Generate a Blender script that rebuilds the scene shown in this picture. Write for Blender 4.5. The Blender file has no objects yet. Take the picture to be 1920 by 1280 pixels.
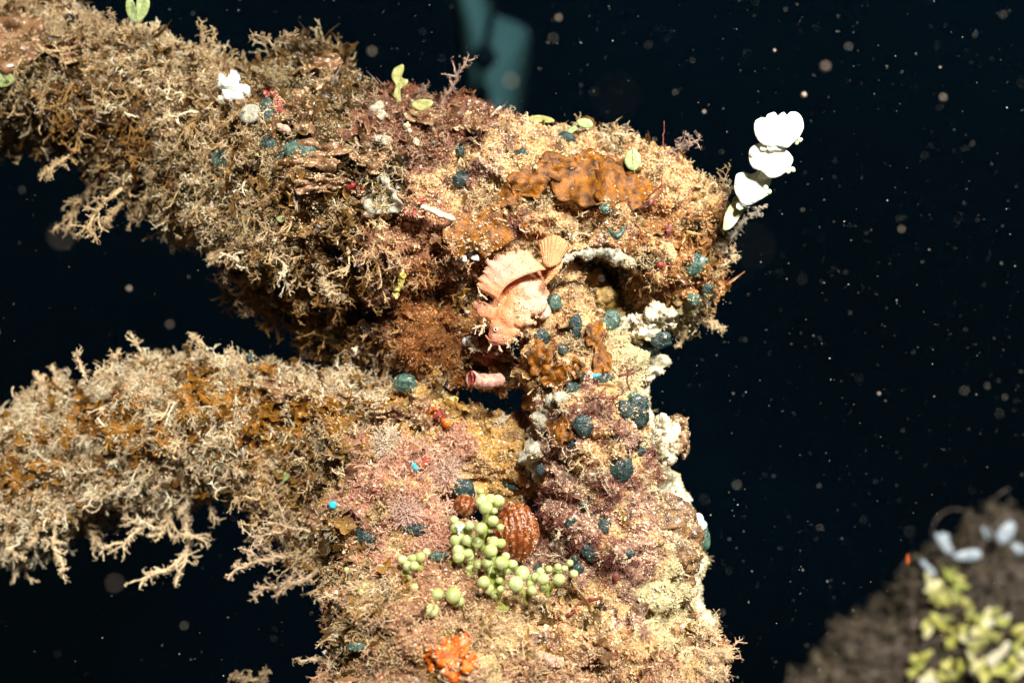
import bpy, math, random
import numpy as np
from mathutils import Vector
from mathutils.bvhtree import BVHTree

R = np.random.default_rng(7)
random.seed(7)
scn = bpy.context.scene
COL = scn.collection

# ------------------------------------------------------------------ camera
# real metres: the frame is 0.42 m wide at the fish, half a metre from the lens
K = 0.42 / (1920 * 0.5)
cam = bpy.data.cameras.new('camera')
cam.sensor_width = 36
cam.lens = 36 / (1920 * K)
cam.clip_start = 0.01
cam.clip_end = 100
cam.dof.use_dof = True
cam.dof.focus_distance = 0.497
cam.dof.aperture_fstop = 6.3
camo = bpy.data.objects.new('camera', cam)
camo.rotation_euler = (math.pi / 2, 0, 0)
COL.objects.link(camo)
scn.camera = camo

# ------------------------------------------------------------------ water beyond (world), strobe light
w = bpy.data.worlds.new('World')
scn.world = w
w.use_nodes = True
nt = w.node_tree
bg = nt.nodes['Background']
tc = nt.nodes.new('ShaderNodeTexCoord')
nz = nt.nodes.new('ShaderNodeTexNoise')
nz.inputs['Scale'].default_value = 1.6
nz.inputs['Detail'].default_value = 2
cr = nt.nodes.new('ShaderNodeValToRGB')
cr.color_ramp.elements[0].position = 0.35
cr.color_ramp.elements[0].color = (0.0006, 0.0012, 0.0024, 1)
cr.color_ramp.elements[1].position = 0.68
cr.color_ramp.elements[1].color = (0.0008, 0.0042, 0.0095, 1)
nt.links.new(tc.outputs['Generated'], nz.inputs['Vector'])
nt.links.new(nz.outputs['Fac'], cr.inputs['Fac'])
nt.links.new(cr.outputs['Color'], bg.inputs['Color'])
bg.inputs['Strength'].default_value = 0.30

sun = bpy.data.lights.new('sun', 'SUN')
sun.energy = 2.2
sun.angle = math.radians(6)
sun.color = (1, 0.98, 0.9)
suno = bpy.data.objects.new('sun', sun)
suno.rotation_euler = Vector((-0.16, 1.0, -0.68)).to_track_quat('-Z', 'Y').to_euler()
COL.objects.link(suno)
st = bpy.data.lights.new('camera_strobe', 'SPOT')
st.energy = 6.2
st.shadow_soft_size = 0.045
st.spot_size = math.radians(120)
st.spot_blend = 1
st.color = (1, 0.99, 0.92)
sto = bpy.data.objects.new('camera_strobe', st)
sto.location = (0.24, 0.19, 0.27)
sto.rotation_euler = Vector((-0.2, 0.34, -0.26)).to_track_quat('-Z', 'Y').to_euler()
COL.objects.link(sto)

scn.view_settings.view_transform = 'Standard'
scn.view_settings.look = 'None'
scn.view_settings.exposure = 1.22
scn.view_settings.gamma = 1
scn.view_settings.use_curve_mapping = False
scn.cycles.max_bounces = 6
scn.cycles.transparent_max_bounces = 8


def P(px, py, d=0.5):
    return np.array([(px - 960) * K * d, d, (640 - py) * K * d])


def proj(v):
    v = np.asarray(v)
    return np.stack([960 + v[..., 0] / (K * v[..., 1]), 640 - v[..., 2] / (K * v[..., 1])], -1)


# ------------------------------------------------------------------ noise
def _hash(i, j, k, s):
    n = (i * 73856093) ^ (j * 19349663) ^ (k * 83492791) ^ (s * 2654435)
    n = (n ^ (n >> 13)) * 1274126177
    n = n ^ (n >> 16)
    return (n & 0xFFFF) / 65535.0


def vnoise(p, s=0):
    p = np.asarray(p)
    f = np.floor(p)
    t = p - f
    t = t * t * (3 - 2 * t)
    i = f.astype(np.int64)
    r = 0
    for a in (0, 1):
        for b in (0, 1):
            for c in (0, 1):
                wgt = (t[..., 0] if a else 1 - t[..., 0]) * (t[..., 1] if b else 1 - t[..., 1]) * (t[..., 2] if c else 1 - t[..., 2])
                r = r + wgt * _hash(i[..., 0] + a, i[..., 1] + b, i[..., 2] + c, s)
    return r * 2 - 1


def fbm(p, freq, octv=4, s=0, gain=0.55):
    r = 0
    a = 1
    for o in range(octv):
        r = r + a * vnoise(np.asarray(p) * freq * 2 ** o + o * 17.3, s + o)
        a *= gain
    return r


# ------------------------------------------------------------------ mesh helpers
def link(name, me, mat=None, parent=None):
    o = bpy.data.objects.new(name, me)
    COL.objects.link(o)
    if mat is not None:
        me.materials.append(mat)
    if parent is not None:
        o.parent = parent
    return o


def mesh(name, V, F, mat=None, parent=None, col=None, smooth=True):
    """V (n,3); F (m,3) or (m,4) or list of such arrays"""
    me = bpy.data.meshes.new(name)
    Fs = F if isinstance(F, list) else [F]
    Fs = [np.asarray(f, dtype=np.int32) for f in Fs if len(f)]
    V = np.asarray(V, dtype=np.float32)
    me.vertices.add(len(V))
    me.vertices.foreach_set('co', V.ravel())
    loops = np.concatenate([f.ravel() for f in Fs])
    starts = []
    o = 0
    for f in Fs:
        starts.append(o + np.arange(len(f)) * f.shape[1])
        o += f.size
    starts = np.concatenate(starts).astype(np.int32)
    me.loops.add(len(loops))
    me.loops.foreach_set('vertex_index', loops)
    me.polygons.add(len(starts))
    me.polygons.foreach_set('loop_start', starts)
    me.polygons.foreach_set('use_smooth', np.full(len(starts), smooth))
    me.update(calc_edges=True)
    if col is not None:
        at = me.color_attributes.new('col', 'FLOAT_COLOR', 'POINT')
        c = np.ones((len(V), 4), dtype=np.float32)
        c[:, :3] = col
        at.data.foreach_set('color', c.ravel())
    return link(name, me, mat, parent)


def tag(o, label=None, cat=None, group=None, kind=None):
    if label: o['label'] = label
    if cat: o['category'] = cat
    if group: o['group'] = group
    if kind: o['kind'] = kind
    return o


def empty(name, loc, label, cat, group=None):
    o = bpy.data.objects.new(name, None)
    o.empty_display_size = 0.01
    COL.objects.link(o)
    tag(o, label, cat, group)
    return o


def unit(v):
    v = np.asarray(v, float)
    return v / (np.linalg.norm(v, axis=-1, keepdims=True) + 1e-12)


def ico(sub):
    import bmesh
    bm = bmesh.new()
    bmesh.ops.create_icosphere(bm, subdivisions=sub, radius=1)
    V = np.array([v.co[:] for v in bm.verts])
    F = np.array([[v.index for v in f.verts] for f in bm.faces])
    bm.free()
    return V, F


ICO = {s: ico(s) for s in (1, 2, 3, 4)}


def frame(n, spin=None):
    """rotation matrices (N,3,3), columns x,y,z with z = n"""
    n = unit(np.atleast_2d(n))
    a = unit(R.normal(size=n.shape)) if spin is None else np.broadcast_to(spin, n.shape)
    x = unit(np.cross(a, n))
    y = np.cross(n, x)
    return np.stack([x, y, n], -1)


def frame_spin(n, up):
    n = unit(n)
    x = unit(np.cross(up, n))
    y = np.cross(n, x)
    return np.stack([x, y, n], -1)


class MB:
    """collects pieces into one mesh"""
    def __init__(s):
        s.V = []; s.T = []; s.Q = []; s.C = []; s.n = 0

    def add(s, V, F, c=None):
        F = np.asarray(F)
        V = np.asarray(V, float)
        s.V.append(V)
        (s.T if F.shape[1] == 3 else s.Q).append(F + s.n)
        s.C.append(np.broadcast_to(np.array((1, 1, 1) if c is None else c, float), (len(V), 3)))
        s.n += len(V)
        return s

    def arrays(s):
        F = []
        if s.T: F.append(np.concatenate(s.T))
        if s.Q: F.append(np.concatenate(s.Q))
        return np.concatenate(s.V), F, np.concatenate(s.C)

    def tris(s):
        T = list(s.T)
        for q in s.Q:
            T.append(q[:, [0, 1, 2]]); T.append(q[:, [0, 2, 3]])
        return np.concatenate(s.V), np.concatenate(T), np.concatenate(s.C)

    def build(s, name, mat, parent=None, smooth=True):
        V, F, C = s.arrays()
        return mesh(name, V, F, mat, parent, C, smooth)


def tube(pts, rad, n=6, crumb=0.0, cap=True):
    pts = np.asarray(pts, float)
    m = len(pts)
    rad = np.broadcast_to(np.asarray(rad, float), (m,))
    tan = unit(np.gradient(pts, axis=0))
    ref = np.array([0.3, 0.8, 0.5])
    x = unit(np.cross(ref + 1e-3, tan))
    y = np.cross(tan, x)
    a = np.arange(n) * 2 * math.pi / n
    rr = rad[:, None] * (1 + crumb * R.uniform(-1, 1, (m, n)))
    V = pts[:, None, :] + rr[..., None] * (np.cos(a)[None, :, None] * x[:, None, :] + np.sin(a)[None, :, None] * y[:, None, :])
    V = V.reshape(-1, 3)
    i = np.arange(m - 1)[:, None] * n
    j = np.arange(n)[None, :]
    k = (j + 1) % n
    F = np.stack([i + j, i + k, i + n + k, i + n + j], -1).reshape(-1, 4)
    T = np.concatenate([F[:, [0, 1, 2]], F[:, [0, 2, 3]]])
    if cap:
        V = np.concatenate([V, pts[:1] - tan[:1] * rad[0] * .6, pts[-1:] + tan[-1:] * rad[-1] * .6])
        b, t = m * n, m * n + 1
        jj = np.arange(n)
        T = np.concatenate([T, np.stack([jj, np.full(n, b), (jj + 1) % n], -1)[:, ::-1][:, [1, 0, 2]],
                            np.stack([(m - 1) * n + jj, (m - 1) * n + (jj + 1) % n, np.full(n, t)], -1)])
    return V, T


def smoothpath(pts, n=4):
    """Catmull-Rom"""
    p = np.asarray(pts, float)
    p = np.concatenate([2 * p[:1] - p[1:2], p, 2 * p[-1:] - p[-2:-1]])
    out = []
    for i in range(1, len(p) - 2):
        for t in np.arange(n) / n:
            a, b, c, d = p[i - 1], p[i], p[i + 1], p[i + 2]
            out.append(0.5 * (2 * b + (c - a) * t + (2 * a - 5 * b + 4 * c - d) * t * t + (3 * b - a - 3 * c + d) * t ** 3))
    out.append(p[-2])
    return np.array(out)


# ------------------------------------------------------------------ materials
def newmat(name):
    m = bpy.data.materials.new(name)
    m.use_nodes = True
    return m, m.node_tree.nodes, m.node_tree.links, m.node_tree.nodes['Principled BSDF']


def mat(name, a, b, scale=600, rough=0.5, bump=0.3, bscale=None, sss=0.0, spots=None, spotscale=900, spot_t=0.25, coat=0.0, trans=0.0, detail=4, spec=0.5, dist=0.0006):
    m, N, L, bs = newmat(name)
    tc = N.new('ShaderNodeTexCoord')
    nz = N.new('ShaderNodeTexNoise'); nz.inputs['Scale'].default_value = scale; nz.inputs['Detail'].default_value = detail
    L.new(tc.outputs['Object'], nz.inputs['Vector'])
    mr = N.new('ShaderNodeMapRange'); mr.inputs[1].default_value = 0.33; mr.inputs[2].default_value = 0.67
    L.new(nz.outputs['Fac'], mr.inputs[0])
    mx = N.new('ShaderNodeMix'); mx.data_type = 'RGBA'
    mx.inputs[6].default_value = (*a, 1); mx.inputs[7].default_value = (*b, 1)
    L.new(mr.outputs[0], mx.inputs[0])
    out = mx.outputs[2]
    if spots is not None:
        vo = N.new('ShaderNodeTexVoronoi'); vo.inputs['Scale'].default_value = spotscale
        L.new(tc.outputs['Object'], vo.inputs['Vector'])
        m2 = N.new('ShaderNodeMapRange'); m2.inputs[1].default_value = spot_t; m2.inputs[2].default_value = spot_t + 0.12
        m2.inputs[3].default_value = 1; m2.inputs[4].default_value = 0
        L.new(vo.outputs['Distance'], m2.inputs[0])
        mm = N.new('ShaderNodeMix'); mm.data_type = 'RGBA'
        L.new(m2.outputs[0], mm.inputs[0]); L.new(out, mm.inputs[6]); mm.inputs[7].default_value = (*spots, 1)
        out = mm.outputs[2]
    L.new(out, bs.inputs['Base Color'])
    bs.inputs['Roughness'].default_value = rough
    bs.inputs['Specular IOR Level'].default_value = spec
    if sss:
        bs.inputs['Subsurface Weight'].default_value = sss
        bs.inputs['Subsurface Radius'].default_value = (1, 0.7, 0.4)
        bs.inputs['Subsurface Scale'].default_value = 0.0015
    bs.inputs['Coat Weight'].default_value = coat
    bs.inputs['Coat Roughness'].default_value = 0.12
    bs.inputs['Transmission Weight'].default_value = trans
    if bump:
        nb = N.new('ShaderNodeTexNoise'); nb.inputs['Scale'].default_value = bscale or scale * 2.5; nb.inputs['Detail'].default_value = 5
        L.new(tc.outputs['Object'], nb.inputs['Vector'])
        bp = N.new('ShaderNodeBump'); bp.inputs['Strength'].default_value = bump; bp.inputs['Distance'].default_value = dist
        L.new(nb.outputs['Fac'], bp.inputs['Height']); L.new(bp.outputs['Normal'], bs.inputs['Normal'])
    return m


def attrmat(name, rough=0.7, var=0.5, scale=1500, bump=0.5, spec=0.35, sss=0.0):
    """colour comes from the growth's own pigment attribute, broken up by fine noise"""
    m, N, L, bs = newmat(name)
    at = N.new('ShaderNodeAttribute'); at.attribute_name = 'col'
    tc = N.new('ShaderNodeTexCoord')
    nz = N.new('ShaderNodeTexNoise'); nz.inputs['Scale'].default_value = scale; nz.inputs['Detail'].default_value = 5
    L.new(tc.outputs['Object'], nz.inputs['Vector'])
    mr = N.new('ShaderNodeMapRange'); mr.inputs[1].default_value = 0.3; mr.inputs[2].default_value = 0.7
    mr.inputs[3].default_value = 1 - var; mr.inputs[4].default_value = 1 + var * .6
    L.new(nz.outputs['Fac'], mr.inputs[0])
    vm = N.new('ShaderNodeVectorMath'); vm.operation = 'SCALE'
    L.new(at.outputs['Color'], vm.inputs[0]); L.new(mr.outputs[0], vm.inputs['Scale'])
    L.new(vm.outputs[0], bs.inputs['Base Color'])
    bs.inputs['Roughness'].default_value = rough
    bs.inputs['Specular IOR Level'].default_value = spec
    if bump:
        bp = N.new('ShaderNodeBump'); bp.inputs['Strength'].default_value = bump; bp.inputs['Distance'].default_value = 0.0006
        L.new(nz.outputs['Fac'], bp.inputs['Height']); L.new(bp.outputs['Normal'], bs.inputs['Normal'])
    return m


M = {
    'core': attrmat('crusted_rope', 0.7, 0.6, 900, 0.9),
    'turf': attrmat('algal_turf', 0.62, 0.25, 2500, 0),
    'film': attrmat('thin_blades', 0.35, 0.35, 700, 0.3, 0.6),
    'plate': mat('brown_plate', (.060, .016, .001), (.40, .135, .003), 300, .34, 1., 1800, sss=0.0, spots=(.15, .045, .003), spotscale=420, spot_t=.12, spec=.6),
    'leafbrown': mat('brown_blade', (.10, .035, .008), (.36, .20, .10), 200, .3, .7, 700, spots=(.62, .48, .33), spotscale=700, spot_t=.13, coat=.25),
    'teal': mat('sea_squirt_skin', (.007, .020, .020), (.030, .060, .048), 420, .42, .8, 1500, spots=(.003, .012, .014), spotscale=850, spot_t=.24, coat=.12),
    'tealpale': mat('sea_squirt_pale', (.025, .07, .055), (.10, .16, .11), 420, .3, .8, 1400, spots=(.010, .04, .042), spotscale=620, spot_t=.26, coat=.3),
    'cyan': mat('bright_cyan_skin', (.02, .42, .62), (.06, .6, .75), 900, .4, .2, spots=(.01, .2, .35), spotscale=1500, spot_t=.15),
    'white': mat('chalk_white', (.90, .92, .78), (.97, .96, .9), 160, .5, .6, 700, sss=.4, dist=.0015),
    'ylwwhite': mat('yellow_white', (.66, .72, .25), (.92, .92, .72), 160, .5, .3, 900, sss=.3),
    'grape': mat('sea_grape_green', (.39, .45, .13), (.60, .62, .31), 180, .3, .2, 1800, sss=.6, spots=(.66, .60, .42), spotscale=800, spot_t=.07, coat=.4),
    'stem': mat('sea_grape_stem', (.32, .40, .06), (.46, .48, .14), 350, .3, .3, 1200, sss=.25, coat=.3),
    'leafgreen': mat('green_leaf', (.20, .28, .07), (.40, .45, .19), 500, .4, .35, 900, spots=(.62, .68, .36), spotscale=900, spot_t=.15),
    'olive': mat('olive_leaf', (.22, .22, .05), (.40, .38, .12), 500, .45, .4, 900),
    'fish': None,
    'shellrust': None,
    'red': mat('red_sponge', (.14, .012, .01), (.42, .06, .035), 700, .5, .8, 1300),
    'orange': mat('orange_sponge', (.50, .05, .002), (.88, .22, .006), 350, .5, .9, 900, spots=(.35, .03, .005), spotscale=450, spot_t=.14),
    'yellow': mat('yellow_sponge', (.68, .52, .06), (.85, .74, .22), 600, .5, .8, 1200),
    'pinkskin': mat('pink_crust', (.42, .16, .12), (.74, .45, .34), 420, .5, .9, 1200),
    'whitespg': mat('pale_sponge', (.28, .27, .20), (.60, .55, .43), 380, .5, .9, 1000, spots=(.35, .40, .34), spotscale=1200, spot_t=.15),
    'chalk': mat('pale_yellow_crust', (.50, .42, .24), (.90, .85, .68), 350, .6, .9, 900),
    'maroon': mat('maroon_alga', (.11, .018, .014), (.28, .07, .055), 500, .4, .4, 1500),
    'ivory': mat('ivory_tube', (.85, .68, .36), (.95, .88, .68), 500, .4, .4),
    'clear': mat('clear_film', (.50, .48, .46), (.75, .74, .72), 500, .15, .5, 900, coat=.6),
    'eye': mat('fish_eye', (.02, .06, .06), (.14, .24, .22), 2500, .1, 0, coat=1),
    'snow': mat('marine_snow', (.30, .22, .17), (.48, .38, .29), 300, .6, 0),
    'mound': mat('mound_crust', (.025, .016, .013), (.13, .095, .07), 130, .7, .9, 400),
    'ylw': mat('yellow_segments', (.38, .36, .05), (.66, .62, .20), 90, .45, .3, 500),
    'ylwpale': mat('pale_yellow_segments', (.62, .56, .20), (.82, .76, .48), 120, .45, .5, 300),
    'ylwg': mat('green_yellow_segments', (.26, .30, .05), (.52, .54, .14), 120, .45, .5, 300),
    'bluewhite': mat('bluish_white', (.22, .28, .34), (.55, .6, .66), 200, .35, .2),
    'post': mat('far_post', (.024, .070, .078), (.028, .078, .086), 3, .8, 0, spec=.1),  # water tint and dimness over distance are put into this base colour
    'float': mat('far_float', (.0008, .003, .006), (.001, .004, .008), 3, .8, 0, spec=.05),
}

# ------------------------------------------------------------------ encrusted ropes: bodies
def balls(path, step=0.3):
    """path rows (px,py,d,r px) -> interpolated balls in metres"""
    p = smoothpath(np.array(path, float), 8)
    C = []
    last = None
    for q in p:
        c = P(q[0], q[1], q[2]); r = q[3] * K * q[2]
        if last is None or np.linalg.norm(c - last) > r * step:
            C.append((c, r)); last = c
    return C


def body(name, blist, voxel=0.0018, amp=0.0042, carve=()):
    mb = MB()
    V0, F0 = ICO[3]
    for c, r in blist:
        mb.add(V0 * r + c, F0)
    V, F, _ = mb.arrays()
    o = mesh('tmp', V, F)
    md = o.modifiers.new('r', 'REMESH'); md.mode = 'VOXEL'; md.voxel_size = voxel
    dg = bpy.context.evaluated_depsgraph_get()
    ev = o.evaluated_get(dg).to_mesh()
    n = len(ev.vertices)
    V = np.empty(n * 3, np.float32); ev.vertices.foreach_get('co', V); V = V.reshape(-1, 3).astype(float)
    N = np.empty(n * 3, np.float32); ev.vertices.foreach_get('normal', N); N = N.reshape(-1, 3)
    F = np.array([p.vertices[:] for p in ev.polygons])
    o.evaluated_get(dg).to_mesh_clear()
    bpy.data.objects.remove(o)
    # lumpy growth at several sizes
    d = fbm(V, 45, 3, 3) * amp * 1.5 + np.abs(fbm(V, 150, 3, 9)) * amp * 1.1 - amp * .45 + fbm(V, 420, 2, 21) * amp * .38
    if amp > .0035:
        pit = np.clip((fbm(V, 95, 2, 55) - .25) * 2.2, 0, 1)
        d = d - pit * .006 + np.clip(fbm(V, 70, 2, 91) - .3, 0, 1) * .008
    V = V + N * d[:, None]
    for (cx, cy, cd, rx, ry, rd) in carve:
        c = P(cx, cy, cd)
        s = np.array([rx * K * cd, rd, ry * K * cd])
        q = (V - c) / s
        rho2 = q[:, 0] ** 2 + q[:, 2] ** 2
        ins = ((q ** 2).sum(1) < 1) & (rho2 < 1)
        V[ins, 1] = c[1] + s[1] * np.sqrt(1 - rho2[ins]) * (0.85 + 0.15 * fbm(V[ins], 300, 2, 5))
    return V, F


ropes = {}
ropes['upper'] = body('u', balls([(-120, 30, .60, 142), (0, 100, .60, 128), (120, 150, .595, 124), (280, 215, .585, 122), (420, 285, .575, 140), (560, 350, .565, 185),
                                  (700, 385, .555, 190), (840, 400, .553, 190), (980, 395, .55, 155), (1100, 400, .55, 150), (1200, 420, .548, 140), (1235, 470, .55, 125), (1235, 540, .555, 85)])
                      + balls([(560, 520, .58, 70), (640, 560, .575, 80), (760, 600, .56, 85), (840, 620, .55, 95), (900, 660, .545, 70), (940, 690, .545, 50)])
                      + balls([(590, 130, .58, 40), (560, 190, .575, 70), (640, 260, .57, 70)])
                      + balls([(760, 240, .56, 60), (860, 250, .56, 55)])
                      + balls([(1080, 470, .515, 30), (1150, 470, .52, 35), (1220, 480, .52, 55)]),
                      carve=[(1125, 505, .50, 85, 48, .065), (1160, 570, .51, 48, 60, .05), (155, 200, .565, 34, 20, .04), (262, 258, .557, 46, 20, .04), (420, 345, .545, 40, 16, .03), (640, 470, .54, 34, 20, .03), (655, 590, .545, 40, 24, .04), (560, 470, .545, 30, 16, .03), (710, 300, .53, 40, 12, .03), (885, 690, .52, 40, 14, .03)])
ropes['hanging'] = body('h', balls([(1000, 520, .535, 70), (1020, 570, .53, 80), (1060, 650, .525, 92), (1105, 760, .518, 108), (1115, 900, .515, 115), (1130, 1020, .512, 125), (1150, 1180, .51, 150), (1150, 1400, .51, 180)]))
ropes['lower'] = body('l', balls([(-160, 890, .60, 110), (-40, 890, .60, 115), (80, 870, .595, 115), (200, 830, .59, 105), (330, 800, .58, 115), (480, 800, .57, 110), (620, 820, .56, 105), (740, 830, .545, 95), (850, 860, .54, 100), (960, 880, .54, 90)])
                      + balls([(560, 860, .575, 90), (590, 950, .57, 90), (640, 1020, .56, 75)])
                      + balls([(30, 960, .60, 60), (110, 940, .6, 60)]), carve=[(648, 868, .535, 52, 20, .035), (120, 850, .565, 60, 10, .02), (420, 890, .55, 36, 18, .03), (270, 920, .565, 46, 22, .035), (560, 790, .545, 60, 9, .02)])
ropes['base'] = body('b', balls([(740, 890, .505, 70), (730, 960, .50, 85), (770, 1050, .50, 115), (820, 1180, .50, 190), (900, 1350, .50, 260)])
                     + balls([(780, 1230, .51, 170), (960, 1230, .50, 150), (1120, 1240, .49, 120), (1220, 1250, .50, 120), (1200, 1400, .5, 200)])
                     + balls([(850, 1090, .51, 110), (980, 1120, .51, 110)]), carve=[(705, 1185, .463, 30, 18, .025), (1012, 1170, .468, 46, 15, .025), (1168, 1165, .47, 13, 36, .025), (1115, 1262, .462, 50, 13, .025), (690, 1080, .472, 20, 30, .02), (780, 1165, .46, 34, 10, .02), (660, 1240, .465, 16, 34, .02), (920, 1265, .455, 30, 10, .02), (800, 1000, .47, 22, 10, .02)])
ropes['stalk'] = body('s', balls([(1150, 560, .575, 70), (1182, 640, .57, 58), (1180, 710, .57, 42), (1196, 780, .56, 42), (1218, 860, .56, 40), (1232, 950, .565, 54), (1255, 1080, .565, 62), (1265, 1200, .56, 62), (1265, 1350, .56, 80)]), amp=.003)

# anchors of what grows where and which gaps are painted dark: palette names at photo positions
PAL = {
    # core colour, grain colours, twig density, hair density, hair colour, twig colours, blade density
    'wire': dict(core=(.12, .062, .022), g=[(.52, .38, .23), (.40, .27, .15), (.22, .12, .05), (.62, .50, .34)], tw=1.1, hr=1.1, hc=(.58, .46, .32), tc=[(.58, .43, .27), (.48, .34, .20), (.76, .64, .48)], bl=.35, gd=.5),
    'cwire': dict(core=(.22, .11, .03), g=[(.68, .52, .36), (.52, .36, .22), (.80, .66, .50)], tw=1.15, hr=1.2, hc=(.74, .62, .46), tc=[(.72, .56, .40), (.62, .46, .30), (.86, .76, .60)], bl=.4, gd=.6),
    'amber': dict(core=(.42, .19, .03), g=[(.50, .27, .07), (.36, .18, .04), (.68, .50, .30)], tw=.45, hr=.45, hc=(.62, .40, .18), tc=[(.74, .60, .42), (.82, .70, .54)], bl=.6, gd=.5),
    'olive': dict(core=(.10, .055, .02), g=[(.30, .20, .09), (.20, .11, .04), (.48, .36, .22), (.30, .12, .06)], tw=.5, hr=.4, hc=(.25, .14, .07), tc=[(.52, .40, .24), (.54, .44, .30)], bl=.8, gd=.6),
    'tan': dict(core=(.26, .16, .08), g=[(.55, .40, .26), (.42, .28, .16), (.68, .54, .38), (.45, .22, .16)], tw=.6, hr=.5, hc=(.4, .25, .15), tc=[(.60, .46, .32), (.70, .56, .42)], bl=.6, gd=1.),
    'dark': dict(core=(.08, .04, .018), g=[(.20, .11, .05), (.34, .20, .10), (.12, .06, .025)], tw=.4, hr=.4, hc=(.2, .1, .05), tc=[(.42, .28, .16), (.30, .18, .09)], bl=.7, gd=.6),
    'fuzz': dict(core=(.20, .09, .06), g=[(.34, .16, .10), (.55, .38, .25), (.26, .10, .07)], tw=.15, hr=1.6, hc=(.26, .09, .055), tc=[(.5, .34, .24)], bl=.25, gd=.8),
    'sand': dict(core=(.58, .42, .27), g=[(.76, .58, .40), (.66, .46, .30), (.85, .70, .52), (.55, .30, .20)], tw=.12, hr=.5, hc=(.42, .22, .14), tc=[(.76, .62, .46)], bl=.05, gd=1.3),
    'rosy': dict(core=(.40, .20, .14), g=[(.62, .36, .28), (.70, .50, .36), (.45, .20, .15)], tw=.3, hr=.8, hc=(.5, .28, .2), tc=[(.66, .46, .34)], bl=.15, gd=1.2),
    'sbrown': dict(core=(.34, .17, .09), g=[(.58, .36, .20), (.42, .22, .12), (.72, .52, .34), (.30, .12, .07)], tw=.3, hr=.4, hc=(.3, .13, .08), tc=[(.62, .44, .28)], bl=.15, gd=1.3),
    'rust': dict(core=(.22, .09, .04), g=[(.42, .21, .11), (.30, .13, .06), (.58, .36, .22)], tw=.1, hr=1.6, hc=(.38, .19, .11), tc=[(.55, .36, .22)], bl=.05, gd=1.),
    'msand': dict(core=(.38, .22, .16), g=[(.72, .52, .38), (.50, .28, .21), (.28, .12, .09), (.84, .68, .52)], tw=.1, hr=1.8, hc=(.21, .075, .06), tc=[(.76, .62, .46)], bl=.05, gd=1.2),
    'pale': dict(core=(.66, .58, .40), g=[(.80, .70, .50), (.70, .58, .40), (.86, .80, .64)], tw=.08, hr=.15, hc=(.5, .4, .28), tc=[(.78, .68, .5)], bl=.0, gd=.8),
    'osand': dict(core=(.58, .34, .12), g=[(.78, .50, .24), (.70, .38, .12), (.84, .66, .44)], tw=.1, hr=.4, hc=(.5, .28, .14), tc=[(.78, .6, .4)], bl=.05, gd=1.1),
    'pink': dict(core=(.46, .24, .18), g=[(.72, .46, .38), (.58, .30, .25), (.80, .62, .50), (.42, .14, .12)], tw=.55, hr=2.4, hc=(.66, .42, .33), tc=[(.76, .55, .45), (.66, .42, .35)], bl=.1, gd=1.),
    'ptan': dict(core=(.34, .19, .13), g=[(.66, .46, .34), (.48, .26, .19), (.78, .62, .47), (.30, .12, .09)], tw=.7, hr=.6, hc=(.5, .28, .22), tc=[(.70, .52, .40), (.62, .40, .32)], bl=.2, gd=1.1),
    'fluff': dict(core=(.60, .42, .26), g=[(.80, .62, .42), (.72, .50, .30)], tw=.1, hr=2.2, hc=(.78, .58, .36), tc=[(.8, .62, .42)], bl=0, gd=.6),
}
PN = list(PAL)


def sat(c, k=1.55):
    c = np.array(c, float)
    l = c @ np.array((.25, .6, .15))
    return tuple(np.clip(l + (c - l) * k, .004, .93))


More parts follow.
